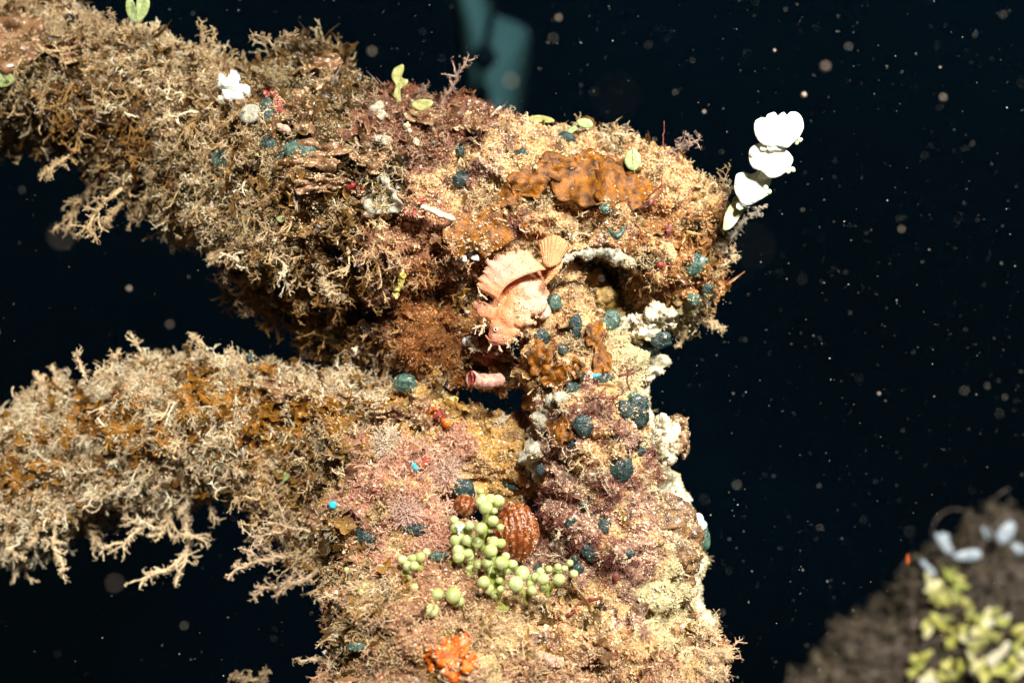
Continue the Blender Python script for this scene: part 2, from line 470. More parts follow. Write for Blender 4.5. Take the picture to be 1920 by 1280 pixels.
SK = dict(msand=1.1, fuzz=1.15, wire=1.15, cwire=1.15, amber=1.3, pink=1.12, ptan=1.15, osand=1.15, rosy=1.2, olive=1.2, fluff=1.25)
SM = dict(sand=.95, msand=.92, pale=.85, cwire=1.0, wire=1.08, amber=.75, osand=.9, pink=np.array((.98, .90, .82)), ptan=np.array((.96, .92, .76)), rosy=np.array((.98, .95, .8)), sbrown=.85, olive=.85, rust=.85)
for _n, _p in PAL.items():
    k_, m_ = SK.get(_n, 1.45), SM.get(_n, .92)
    f_ = lambda c: tuple(np.clip(np.array(sat(c, k_)) * m_ * (1.03, 1.02, .95), .004, .93))
    _p['core'] = tuple(np.array(f_(_p['core'])) * .85); _p['hc'] = f_(_p['hc'])
    _p['g'] = [f_(c) for c in _p['g']]; _p['tc'] = [f_(c) for c in _p['tc']]
ANCH = [
    ('wire', [(50, 10), (150, 70), (90, 230), (230, 170), (330, 130), (180, 320), (380, 200), (300, 270), (430, 380), (260, 380), (470, 470), (60, 280), (330, 360)]),
    ('olive', [(40, 90), (520, 140), (590, 130), (620, 220), (600, 290), (700, 310), (540, 210), (660, 330), (110, 130), (400, 320)]),
    ('tan', [(480, 300), (560, 370), (620, 440), (540, 430), (600, 500), (430, 250)]),
    ('dark', [(1095, 485), (1120, 500), (1145, 515), (560, 570), (620, 610), (500, 530), (680, 540), (640, 560), (150, 190), (250, 250), (650, 480)]),  # cavity and gap spots here paint their shade into the crust colour
    ('fuzz', [(760, 220), (850, 225), (760, 290), (900, 240), (700, 250), (830, 290)]),
    ('sand', [(900, 320), (850, 315), (990, 250), (960, 285), (1050, 410), (1000, 430), (1150, 400), (1100, 430), (1230, 310), (1290, 370), (820, 340), (930, 365), (1100, 260), (1180, 280), (1080, 540), (1060, 600), (1120, 700), (1080, 500), (1000, 640)]),
    ('rosy', [(730, 470), (690, 560), (760, 480), (820, 400), (770, 430), (860, 500)]),
    ('tan', [(680, 400), (660, 350), (870, 560)]),
    ('sbrown', [(1300, 430), (1250, 440), (1330, 510), (1280, 560), (1200, 530), (1340, 440), (1200, 420), (1250, 500)]),
    ('rust', [(830, 600), (780, 660), (850, 680), (740, 600), (900, 720), (880, 620), (790, 540)]),
    ('msand', [(1090, 790), (1150, 830), (1050, 880), (1150, 930), (1060, 960), (1200, 940), (1180, 1010), (1060, 1030), (1120, 1060), (1200, 880)]),
    ('sand', [(1100, 740), (1120, 880), (1160, 760)]),
    ('pale', [(1180, 640), (1210, 700), (1250, 800), (1260, 920), (1290, 1110), (1260, 590), (1230, 1150), (1260, 1190)]),
    ('cwire', [(20, 780), (100, 700), (200, 700), (300, 690), (420, 670), (550, 700), (660, 720), (300, 930), (60, 960), (150, 950), (20, 1000), (380, 870)]),
    ('amber', [(150, 830), (250, 800), (300, 840), (400, 760), (460, 820), (350, 880), (60, 870), (560, 770), (680, 780), (500, 760)]),
    ('tan', [(500, 900), (560, 980), (600, 850), (640, 1030), (520, 1070), (580, 900)]),
    ('osand', [(850, 780), (910, 820), (940, 870), (800, 770)]),
    ('pink', [(710, 850), (800, 900), (850, 870), (700, 940), (780, 960), (740, 1030), (820, 850), (690, 1050)]),
    ('ptan', [(650, 1180), (700, 1130), (620, 1250), (760, 1200), (800, 1250), (1000, 1270), (740, 1100), (1130, 1240), (1250, 1260), (1300, 1230), (1060, 1220), (850, 1150)]),
    ('fluff', [(930, 1180), (950, 1210), (900, 1200)]),
    ('sand', [(1050, 1150), (1130, 1170), (1100, 1120), (1020, 1170), (1180, 1200)]),
]
AX = np.array([p for n, l in ANCH for p in l], float)
AI = np.array([PN.index(n) for n, l in ANCH for p in l])


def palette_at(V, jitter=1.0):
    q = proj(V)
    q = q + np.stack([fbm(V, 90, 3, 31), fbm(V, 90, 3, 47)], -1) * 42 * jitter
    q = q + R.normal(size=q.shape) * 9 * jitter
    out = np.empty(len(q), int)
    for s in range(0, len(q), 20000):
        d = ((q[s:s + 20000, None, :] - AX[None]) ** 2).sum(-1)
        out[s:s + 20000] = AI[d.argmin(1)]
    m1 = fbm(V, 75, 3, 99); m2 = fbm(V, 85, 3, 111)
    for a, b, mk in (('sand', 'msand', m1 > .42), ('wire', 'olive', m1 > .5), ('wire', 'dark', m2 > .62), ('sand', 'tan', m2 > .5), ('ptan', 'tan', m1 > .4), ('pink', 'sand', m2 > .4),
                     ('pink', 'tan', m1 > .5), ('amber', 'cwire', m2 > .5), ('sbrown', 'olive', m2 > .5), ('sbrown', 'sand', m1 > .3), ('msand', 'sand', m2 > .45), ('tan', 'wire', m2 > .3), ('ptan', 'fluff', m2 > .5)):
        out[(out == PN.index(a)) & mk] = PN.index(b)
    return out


COREC = np.array([PAL[n]['core'] for n in PN])
ROPE_INFO = {
    'upper': ('encrusted_rope', 'thick tan and brown overgrown rope running from the upper left into a swollen knot', 'rope'),
    'hanging': ('encrusted_rope', 'sandy maroon-haired rope hanging straight down below the pink fish', 'rope'),
    'lower': ('encrusted_rope', 'amber and cream overgrown rope reaching in from the left below the knot', 'rope'),
    'base': ('overgrown_mass', 'pinkish tan overgrown mass under the green sea grapes', 'reef growth'),
    'stalk': ('crusted_stalk', 'pale yellow crusted stalk standing behind the hanging rope', 'stalk'),
}
bvh = {}
robj = {}
allV = []; allF = []; off = 0
for kx, (V, F) in ropes.items():
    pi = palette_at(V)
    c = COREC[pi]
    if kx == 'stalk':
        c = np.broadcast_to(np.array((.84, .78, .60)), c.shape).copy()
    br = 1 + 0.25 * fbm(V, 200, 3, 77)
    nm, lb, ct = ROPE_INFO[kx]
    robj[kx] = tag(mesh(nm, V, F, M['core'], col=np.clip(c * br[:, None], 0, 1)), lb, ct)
    bvh[kx] = BVHTree.FromPolygons([tuple(v) for v in V], [tuple(f) for f in F])
    allV.append(V); allF.append(F + off); off += len(V)
for k2 in ('upper', 'hanging', 'lower'):
    robj[k2]['group'] = 'overgrown ropes'
BV = BVHTree.FromPolygons([tuple(v) for v in np.concatenate(allV)], [tuple(f) for f in np.concatenate(allF)])


def hit(px, py, default=0.52, which=None):
    """surface point and normal under a spot of the overgrown ropes"""
    d = P(px, py, 1.0)
    d = d / np.linalg.norm(d)
    b = bvh[which] if which else BV
    loc, n, i, dist = b.ray_cast(Vector((0, 0, 0)), Vector(d))
    if loc is None:
        loc, n, i, dist = b.find_nearest(Vector(P(px, py, default)))
        p = P(px, py, loc[1])
        return p, np.array((0, -1., 0)), False
    n = np.array(n)
    if n @ d > 0: n = -n
    return np.array(loc), n, True


# ------------------------------------------------------------------ prototypes of small growth
def proto_grain():
    V = np.array([(1, 0, 0), (-1, 0, 0), (0, 1, 0), (0, -1, 0), (0, 0, 1), (0, 0, -1)], float)
    F = np.array([(0, 2, 4), (2, 1, 4), (1, 3, 4), (3, 0, 4), (2, 0, 5), (1, 2, 5), (3, 1, 5), (0, 3, 5)])
    V = V * R.uniform(.55, 1.25, (6, 1)) + R.uniform(-.2, .2, (6, 3))
    return V, F, np.ones((6, 3)) * R.uniform(.85, 1.15, (6, 1))


def proto_hair():
    mb = MB()
    for k in range(3):
        d = unit(R.normal(size=3) * .45 + (0, 0, 1))
        b = R.normal(size=3) * .5
        L = R.uniform(.6, 1.1)
        t = np.linspace(0, 1, 4)[:, None]
        pts = d * t * L + b * (t ** 2) * L * .35 + np.array([*R.normal(size=2) * .1, 0])
        V, T = tube(pts, np.array([.03, .027, .022, .012]) * 1.3, 3, cap=False)
        mb.add(V, T, (np.ones(3) * R.uniform(.8, 1.25)))
    return mb.tris()


def grow(mb, p, d, L, r, lev, crumb=.35, bend=.5, col=(1, 1, 1), sides=4, nseg=None, crumbs=True, spread=.9):
    nseg = nseg or (5 if lev > 0 else 4)
    pts = [p]
    dd = unit(d)
    for i in range(nseg):
        dd = unit(dd + R.normal(size=3) * bend * .4)
        pts.append(pts[-1] + dd * L / nseg)
    pts = np.array(pts)
    rad = np.linspace(r, r * .55, len(pts)) * R.uniform(.75, 1.3, len(pts))
    V, T = tube(pts, rad, sides, crumb)
    mb.add(V, T, np.array(col) * R.uniform(.8, 1.15, (len(V), 1)))
    if crumbs:
        for i in range(int(nseg * 1.5)):
            q = pts[R.integers(len(pts))] + R.normal(size=3) * r * .9
            gv, gf, gc = proto_grain()
            mb.add(gv * r * R.uniform(.5, 1.15) + q, gf, np.array(col) * R.uniform(.75, 1.25))
    if lev > 0:
        for k in range(R.integers(2, 5)):
            i = R.integers(1, len(pts))
            t = unit(pts[i] - pts[i - 1])
            nd = unit(t + unit(R.normal(size=3)) * spread)
            grow(mb, pts[i], nd, L * R.uniform(.35, .65), r * .75, lev - 1, crumb, bend, col, sides, None, crumbs, spread)


def proto_twig(lev=2):
    mb = MB()
    grow(mb, np.zeros(3), np.array((0, 0, 1.)), .8, .036 if lev > 1 else .045, lev, sides=3, bend=.7)
    V, T, C = mb.tris()
    return V, T, C


def proto_blade():
    """ribbon-like forked blade with a pale rim"""
    mb = MB()
    for k in range(R.integers(1, 3)):
        n = 6
        t = np.linspace(0, 1, n)
        bend = R.normal(size=3) * .5
        tw = R.uniform(-1.5, 1.5)
        wd = .16 * R.uniform(.6, 1.3)
        cx = np.stack([bend[0] * t ** 2, bend[1] * t ** 2, t], -1) + np.array([R.normal() * .1, R.normal() * .1, 0])
        a = tw * t + R.uniform(0, 6)
        side = np.stack([np.cos(a), np.sin(a), 0 * a], -1)
        wv = wd * np.sin(np.clip(t * 2.6 + .35, 0, math.pi))[:, None] * (1 + .3 * R.normal(size=(n, 1)))
        nrm = np.stack([-np.sin(a), np.cos(a), 0 * a], -1)
        V = np.concatenate([cx - side * wv, cx - side * wv * .6 + nrm * .03, cx + side * wv * .6 + nrm * .03, cx + side * wv])
        F = []
        for j in range(3):
            for i in range(n - 1):
                F += [(j * n + i, j * n + i + 1, (j + 1) * n + i + 1), (j * n + i, (j + 1) * n + i + 1, (j + 1) * n + i)]
        c = np.ones((4 * n, 3)); c[:n] = 1.9; c[3 * n:] = 1.9
        mb.add(V, np.array(F), c)
    return mb.tris()


def proto_frond():
    n, rr = 14, 4
    a = np.arange(n) * 2 * math.pi / n
    out = 1 + .25 * np.sin(a * R.integers(2, 5) + R.uniform(0, 6)) + R.normal(size=n) * .08
    V = [np.zeros((1, 3))]; C = [np.ones((1, 3)) * .9]
    ph = R.uniform(0, 6)
    for i in range(1, rr + 1):
        q = i / rr if i < rr else 1.0
        if i == rr - 1: q = .93
        r_ = q * out
        V.append(np.stack([np.cos(a) * r_ * .5 + .45, np.sin(a) * r_ * .5, .22 * q ** 2 * np.sin(a * 3 + ph) + R.normal(size=n) * .03], -1))
        C.append(np.ones((n, 3)) * (.9 if i < rr else 3.2))
    V = np.concatenate(V); C = np.concatenate(C)
    F = [(0, 1 + j, 1 + (j + 1) % n) for j in range(n)]
    for i in range(rr - 1):
        for j in range(n):
            b0 = 1 + i * n
            F += [(b0 + j, b0 + n + j, b0 + n + (j + 1) % n), (b0 + j, b0 + n + (j + 1) % n, b0 + (j + 1) % n)]
    return V, np.array(F), C


def scatter(name, protos, pts, Mx, sc, cols, material, label, cat, mode='pts'):
    Vs = []; Ts = []; Cs = []; n = 0
    which = R.integers(len(protos), size=len(pts))
    for i, (pv, pf, pc) in enumerate(protos):
        s = which == i
        k = s.sum()
        if not k: continue
        S = sc[s]
        V = np.einsum('nij,nvj->nvi', Mx[s], pv[None] * (S[:, None, None] if S.ndim == 1 else S[:, None, :])) + pts[s][:, None]
        T = pf[None] + (np.arange(k) * len(pv))[:, None, None] + n
        Vs.append(V.reshape(-1, 3).astype(np.float32)); Ts.append(T.reshape(-1, 3).astype(np.int32))
        Cs.append(np.clip(cols[s][:, None] * pc[None], 0, .95).reshape(-1, 3).astype(np.float32))
        n += k * len(pv)
    o = mesh(name, np.concatenate(Vs), np.concatenate(Ts), material, None, np.concatenate(Cs), smooth=False)
    return tag(o, label, cat, kind='stuff')


def sample(V, F, n):
    F = np.asarray(F)
    T = np.concatenate([F[:, [0, 1, 2]], F[:, [0, 2, 3]]]) if F.shape[1] == 4 else F
    a, b, c = V[T[:, 0]], V[T[:, 1]], V[T[:, 2]]
    cr_ = np.cross(b - a, c - a)
    ar = np.linalg.norm(cr_, axis=1)
    N = cr_ / (ar[:, None] + 1e-15)
    ctr = (a + b + c) / 3
    view = unit(ctr)
    facing = -(N * view).sum(1)
    q = proj(ctr)
    inf = (q[:, 0] > -60) & (q[:, 0] < 1980) & (q[:, 1] > -60) & (q[:, 1] < 1340)
    wgt = ar * (facing > -.45) * (inf + .08)
    if wgt.sum() <= 0:
        N = -N; wgt = ar * (-facing > -.45) * (inf + .08)
    tot = (wgt.sum()) / 2
    if tot <= 0: return np.zeros((0, 3)), np.zeros((0, 3))
    i = R.choice(len(T), size=int(n * tot), p=wgt / wgt.sum())
    u = R.random((len(i), 2)); fl = u.sum(1) > 1; u[fl] = 1 - u[fl]
    p = a[i] + (b[i] - a[i]) * u[:, :1] + (c[i] - a[i]) * u[:, 1:]
    return p, N[i]


GR = [proto_grain() for _ in range(8)]
HR = [proto_hair() for _ in range(8)]
TW = [proto_twig(2) for _ in range(7)] + [proto_twig(1) for _ in range(5)]
BL = [proto_blade() for _ in range(4)] + [proto_frond() for _ in range(9)]
pv = {k2: np.array([PAL[n][k2] for n in PN]) for k2 in ('tw', 'hr', 'bl', 'gd')}


def pick(pi, key):
    out = np.empty((len(pi), 3))
    for i, n in enumerate(PN):
        s = pi == i
        l = PAL[n][key]
        if key in ('hc',): l = [l]
        l = np.array(l)
        out[s] = l[R.integers(len(l), size=s.sum())]
    return out


# teal sea squirts: photo position, half sizes, description, pale?
SQ = [
    (418, 305, 22, 20, 'pale teal sea squirt half buried low on the upper left rope', 1), (503, 268, 14, 14, 'dim teal sea squirt under the white shells', 0), (532, 296, 12, 10, 'small teal sea squirt left of the broad one under the white shells', 0),
    (563, 285, 26, 20, 'broad teal sea squirt in the middle of the upper rope', 1), (112, 252, 12, 17, 'teal sea squirt at the far left edge of the upper rope', 0), (497, 215, 14, 26, 'dark green sea squirt beside the round white shell', 0),
    (868, 337, 16, 14, 'mossy teal sea squirt on the sandy slope above the ivory tube', 0), (861, 275, 9, 14, 'thin dark blue sea squirt in the maroon fuzz', 0), (980, 291, 11, 9, 'small blue grey sea squirt left of the plate row', 0),
    (1063, 264, 15, 13, 'round dark sea squirt beneath the green ribbon on top of the knot', 0), (738, 377, 9, 10, 'tiny teal sea squirt on the cream fan left of the red patch', 0), (1138, 392, 11, 9, 'grey teal sea squirt just under the golden plates', 1),
    (1180, 513, 13, 13, 'teal sea squirt ringed by spikes right of the dark cavity', 0), (1296, 492, 24, 20, 'large pale green sea squirt near the right edge of the knot', 1), (1327, 540, 9, 10, 'small teal sea squirt on the lower right rim of the knot', 0),
    (1300, 560, 11, 11, 'teal sea squirt left of the lower right rim', 1), (1040, 568, 13, 14, 'smooth grey green sea squirt close to the belly of the fish', 1), (1078, 613, 13, 20, 'oval sea squirt with dark dots below right of the fish', 0),
    (1142, 603, 17, 18, 'green dotted sea squirt at the edge of the yellow hollow', 1), (1018, 633, 13, 12, 'teal sea squirt just under the fish', 0), (1055, 655, 9, 7, 'slim dark teal sea squirt under the oval dotted one', 0),
    (1212, 648, 22, 18, 'big dark teal sea squirt below the yellow lump', 0), (1240, 636, 16, 13, 'teal sea squirt at the right end of the yellow lump', 0), (1247, 590, 14, 16, 'green sea squirt on the yellow lump under the knot', 1),
    (1075, 731, 13, 14, 'dark teal sea squirt left of the blue streak', 0), (1130, 713, 15, 14, 'nearly black sea squirt right of the blue streak', 0), (1121, 685, 7, 7, 'tiny teal sea squirt above the blue streak', 0),
    (1088, 702, 7, 8, 'tiny green sea squirt between the streak and the amber plate', 0), (761, 718, 19, 14, 'glassy teal sea squirt on the far edge of the lower rope below the knot', 1), (808, 556, 7, 6, 'little pale blue sea squirt in the olive fuzz', 1),
    (1172, 770, 17, 20, 'left one of the dark clustered sea squirts at the right edge of the hanging rope', 0), (1198, 768, 17, 24, 'right one of the dark clustered sea squirts at the right edge of the hanging rope', 0), (1190, 745, 10, 9, 'clear topmost sea squirt of the dark cluster', 1),
    (1093, 797, 15, 16, 'mossy dark sea squirt in the middle of the hanging rope', 0), (1076, 832, 9, 9, 'small dark sea squirt under the mossy one', 0), (1163, 880, 18, 21, 'largest nearly black sea squirt on the hanging rope', 0),
    (1195, 845, 12, 7, 'flat dark sea squirt just above right of the largest one', 0), (1152, 820, 9, 7, 'dim sea squirt in the hairs above the largest one', 0), (1014, 880, 9, 11, 'teal sea squirt on the left edge of the hanging rope', 0),
    (1021, 810, 9, 9, 'dark teal sea squirt at the top of the pale sponge strip', 0), (1095, 948, 8, 7, 'small dark sea squirt below the middle of the hanging rope', 0), (1133, 990, 12, 15, 'tilted dotted sea squirt low on the hanging rope', 0),
    (1070, 980, 9, 10, 'dark sea squirt right of the rusty shell', 0), (1068, 1018, 6, 11, 'narrow dark sea squirt below right of the rusty shell', 0), (1100, 1030, 10, 12, 'upper dark sea squirt of the low trio', 0),
    (1115, 1042, 12, 10, 'right dark sea squirt of the low trio', 0), (1082, 1046, 10, 8, 'left dark sea squirt of the low trio', 0), (1084, 1066, 10, 10, 'square dark sea squirt beneath the low trio', 0),
    (1016, 1066, 12, 10, 'dark sea squirt between the two right bunches of sea grapes', 0), (1180, 1038, 8, 7, 'dim sea squirt on the root of the lobed brown alga', 0), (868, 917, 19, 20, 'smooth dark green sea squirt above the smaller rusty shell', 0),
    (966, 906, 20, 12, 'arched dark green sea squirt above the rusty shell', 0), (685, 1000, 16, 18, 'dark teal sea squirt low in the pink fluff', 0), (780, 994, 18, 10, 'shaded teal sea squirt in a hollow of the pink fluff', 0),
    (820, 1042, 18, 8, 'green grey sea squirt left of the sea grape stems', 1), (625, 632, 26, 9, 'pale teal sea squirt hanging under the dark side of the upper rope', 1), (668, 1212, 14, 8, 'grey green sea squirt at the lower left of the mass', 1),
    (700, 1250, 12, 12, 'dull teal sea squirt near the bottom left edge', 0), (470, 672, 7, 9, 'tiny teal sea squirt on the crest of the lower left rope', 0), (1318, 1008, 12, 24, 'translucent grey green sea squirt under the white ball', 1)]

# bare spots that the turf leaves open round bigger growth: (px, py, r)
CLR = [(a, b, max(rx, ry) + 2) for a, b, rx, ry, _, _ in SQ]
CLR += [(965, 560, 70), (930, 505, 50), (1035, 480, 28), (920, 600, 42), (940, 640, 34), (1015, 600, 20)]
CLR += [(1090, 346, 52), (1150, 345, 42), (1196, 350, 34), (1110, 302, 40), (1042, 312, 36), (990, 342, 34), (918, 432, 44), (868, 440, 38)]
CLR += [(1012, 672, 28), (1042, 706, 28), (1002, 752, 24), (1118, 628, 22), (1128, 676, 24), (786, 772, 26), (735, 778, 26), (525, 730, 28), (30, 82, 56), (600, 290, 45), (600, 345, 34)]
CLR += [(820, 400, 34), (772, 400, 22), (716, 380, 36), (436, 168, 30), (468, 214, 24), (1187, 298, 24), (745, 540, 18), (905, 712, 34), (965, 998, 58), (872, 948, 26), (845, 1225, 44), (1005, 840, 30), (1020, 770, 26)]
CLR += [(905, 960, 40), (860, 1000, 34), (905, 1040, 50), (930, 1080, 50), (1010, 1085, 36), (860, 1110, 50), (810, 1140, 24), (775, 1065, 26), (1060, 1085, 24), (970, 1100, 34), (1110, 500, 60), (1150, 560, 45), (1190, 610, 50), (1250, 1010, 60), (1250, 830, 30)]
CLR = np.array(CLR, float)


def cleared(p, k=1.0):
    q = proj(p)
    out = np.zeros(len(q), bool)
    for x, y, r in CLR:
        out |= (q[:, 0] - x) ** 2 + (q[:, 1] - y) ** 2 < (r * k) ** 2
    return out


STALKC = {'g': [(.82, .74, .52), (.72, .62, .42), (.88, .82, .66)]}
NAMES = {'upper': 'on the upper knotted rope', 'hanging': 'on the hanging rope', 'lower': 'on the lower left rope', 'base': 'on the overgrown mass at the bottom', 'stalk': 'on the pale stalk'}
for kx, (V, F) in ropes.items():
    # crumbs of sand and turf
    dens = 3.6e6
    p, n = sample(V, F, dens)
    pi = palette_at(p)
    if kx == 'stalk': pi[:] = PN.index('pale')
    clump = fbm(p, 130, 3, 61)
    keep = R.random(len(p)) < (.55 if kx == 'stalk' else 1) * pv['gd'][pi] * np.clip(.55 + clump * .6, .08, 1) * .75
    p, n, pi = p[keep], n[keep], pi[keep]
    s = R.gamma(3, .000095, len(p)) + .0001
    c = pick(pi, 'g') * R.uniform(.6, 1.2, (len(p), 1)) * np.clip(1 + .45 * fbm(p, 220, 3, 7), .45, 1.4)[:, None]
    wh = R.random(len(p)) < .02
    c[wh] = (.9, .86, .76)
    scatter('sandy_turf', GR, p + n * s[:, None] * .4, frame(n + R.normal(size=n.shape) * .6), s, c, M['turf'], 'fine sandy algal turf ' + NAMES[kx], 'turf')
    # hair
    p, n = sample(V, F, 1.1e6)
    pi = palette_at(p)
    if kx == 'stalk': pi[:] = PN.index('pale')
    clump = fbm(p, 110, 3, 83)
    keep = R.random(len(p)) < pv['hr'][pi] * np.clip(.25 + clump * .9, 0.02, 1) * .6
    keep &= ~cleared(p, .85)
    p, n, pi = p[keep], n[keep], pi[keep]
    s = R.uniform(.0016, .0042, len(p))
    dirn = n + R.normal(size=n.shape) * .45
    scatter('hair_turf', HR, p - n * .0002, frame(dirn), s, pick(pi, 'hc') * R.uniform(.7, 1.35, (len(p), 1)), M['turf'], 'short hairy red and brown algae ' + NAMES[kx], 'turf')
    if kx == 'stalk': continue
    # branching twigs
    p, n = sample(V, F, 3.4e5)
    pi = palette_at(p)
    clump = fbm(p, 60, 3, 15)
    keep = R.random(len(p)) < pv['tw'][pi] * np.clip(.36 + clump * 1.5, 0, 1) * 1.35
    keep &= ~cleared(p, 1.05)
    p, n, pi = p[keep], n[keep], pi[keep]
    s = R.gamma(5, .00078, len(p)) + .0016
    dirn = n + R.normal(size=n.shape) * .7
    scatter('branching_algae', TW, p - n * .0004, frame(dirn), s, pick(pi, 'tc') * R.uniform(.75, 1.15, (len(p), 1)), M['turf'], 'crumbly branching seaweed ' + NAMES[kx], 'seaweed')
    if kx in ('upper', 'lower', 'base'):
        # silt caught between the twigs
        p, n = sample(V, F, 2.4e6)
        pi = palette_at(p)
        keep = R.random(len(p)) < pv['tw'][pi] * np.clip(.2 + fbm(p, 160, 3, 151) * 1.3, 0, 1)
        p, n, pi = p[keep], n[keep], pi[keep]
        s = R.gamma(3, .00008, len(p)) + .0001
        c = pick(pi, 'tc') * R.uniform(.7, 1.15, (len(p), 1))
        scatter('settled_silt', GR, p + n * R.uniform(.0003, .0032, (len(p), 1)), frame(n + R.normal(size=n.shape) * .6), s, c, M['turf'], 'pale silt settled in the seaweed ' + NAMES[kx], 'silt')
    # long wispy strands that fray from the undersides
    if kx in ('upper', 'lower'):
        p, n = sample(V, F, 1.6e5)
        q_ = proj(p)
        keep = (n[:, 2] < -.15) & (q_[:, 0] < 720) & (R.random(len(p)) < .32 * np.clip(.5 + fbm(p, 50, 2, 71) * 1.2, 0, 1))
        p, n = p[keep], n[keep]; pi = palette_at(p)
        s = R.gamma(6, .0012, len(p)) + .004
        dirn = n * .6 + R.normal(size=n.shape) * .35 + (0, -.1, -.8)
        scatter('fraying_algae', TW[:7], p - n * .0004, frame(dirn), s, pick(pi, 'tc') * R.uniform(.8, 1.15, (len(p), 1)), M['turf'], 'wispy strands fraying downward ' + NAMES[kx], 'seaweed')
    # thin brown blades
    p, n = sample(V, F, 1.3e5)
    pi = palette_at(p)
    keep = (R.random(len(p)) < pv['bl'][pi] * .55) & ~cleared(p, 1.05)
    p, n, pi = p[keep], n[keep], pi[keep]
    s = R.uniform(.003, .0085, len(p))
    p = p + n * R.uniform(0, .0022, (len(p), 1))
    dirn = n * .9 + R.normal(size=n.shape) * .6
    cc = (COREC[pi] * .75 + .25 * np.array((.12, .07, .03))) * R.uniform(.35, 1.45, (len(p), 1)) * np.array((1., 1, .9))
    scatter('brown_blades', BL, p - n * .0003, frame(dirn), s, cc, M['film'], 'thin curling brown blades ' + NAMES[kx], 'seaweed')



# ------------------------------------------------------------------ object builders
def off_cam(p, dist):
    return np.asarray(p) - unit(p) * dist


def dust_on(o, V, F, dens=1.6e6, frac=.35, colr=(.74, .58, .40), size=1.0):
    p, n = sample(V, F, dens)
    e = fbm(p, 230, 3, 12)
    kp = (e > .45 - frac) & (R.random(len(p)) < .75) | (R.random(len(p)) < .05)
    p, n = p[kp], n[kp]
    if len(p) < 4: return
    sc = (R.gamma(3, .00008, len(p)) + .00009) * size
    c = np.array(sat(colr, 1.3)) * R.uniform(.6, 1.15, (len(p), 1))
    Mx = frame(n + R.normal(size=p.shape) * .7)
    wch = R.integers(len(GR), size=len(p))
    mb = MB()
    for w_ in range(len(GR)):
        m_ = wch == w_
        kk = m_.sum()
        if not kk: continue
        gv, gf, gc = GR[w_]
        VV = np.einsum('nij,nvj->nvi', Mx[m_], gv[None] * sc[m_][:, None, None]) + (p[m_] + n[m_] * .00015)[:, None]
        TT = gf[None] + (np.arange(kk) * len(gv))[:, None, None]
        mb.add(VV.reshape(-1, 3), TT.reshape(-1, 3)); mb.C[-1] = np.repeat(c[m_], len(gv), 0)
    mb.build('sand_dusting', M['turf'], o, smooth=False)


def lump(name, bl, material, label, cat, amp=.0006, voxel=.0006, lift=0.0, group=None, which=None, parent=None, nf=1.0, col=None):
    """small encrusting body: bl rows (px,py,r px[,d]); sits in the surface unless d is given"""
    C = []
    for b in bl:
        if len(b) > 3:
            c = P(b[0], b[1], b[3])
        else:
            h, n, ok = hit(b[0], b[1], which=which)
            c = off_cam(h, lift)
        C.append((c, b[2] * K * c[1]))
    mb = MB()
    for c, r in C:
        mb.add(ICO[2][0] * r + c, ICO[2][1])
    V, F, _ = mb.arrays()
    o = mesh('tmp', V, F)
    md = o.modifiers.new('r', 'REMESH'); md.mode = 'VOXEL'; md.voxel_size = voxel
    dg = bpy.context.evaluated_depsgraph_get()
    ev = o.evaluated_get(dg).to_mesh()
    k = len(ev.vertices)
    V = np.empty(k * 3, np.float32); ev.vertices.foreach_get('co', V); V = V.reshape(-1, 3).astype(float)
    N = np.empty(k * 3, np.float32); ev.vertices.foreach_get('normal', N); N = N.reshape(-1, 3)
    F = np.array([q.vertices[:] for q in ev.polygons])
    o.evaluated_get(dg).to_mesh_clear()
    bpy.data.objects.remove(o)
    V = V + N * (fbm(V, 260 * nf, 3, 5) * amp * 1.6 + np.abs(fbm(V, 800 * nf, 2, 8)) * amp)[:, None]
    o = mesh(name, V, F, material, parent, col=None if col is None else col(V, N))
    if label:
        tag(o, label, cat, group)
        if material not in (M['white'], M['clear'], M['ivory']): dust_on(o, V, F, 2.2e6, .30)
    return o, V, F, N


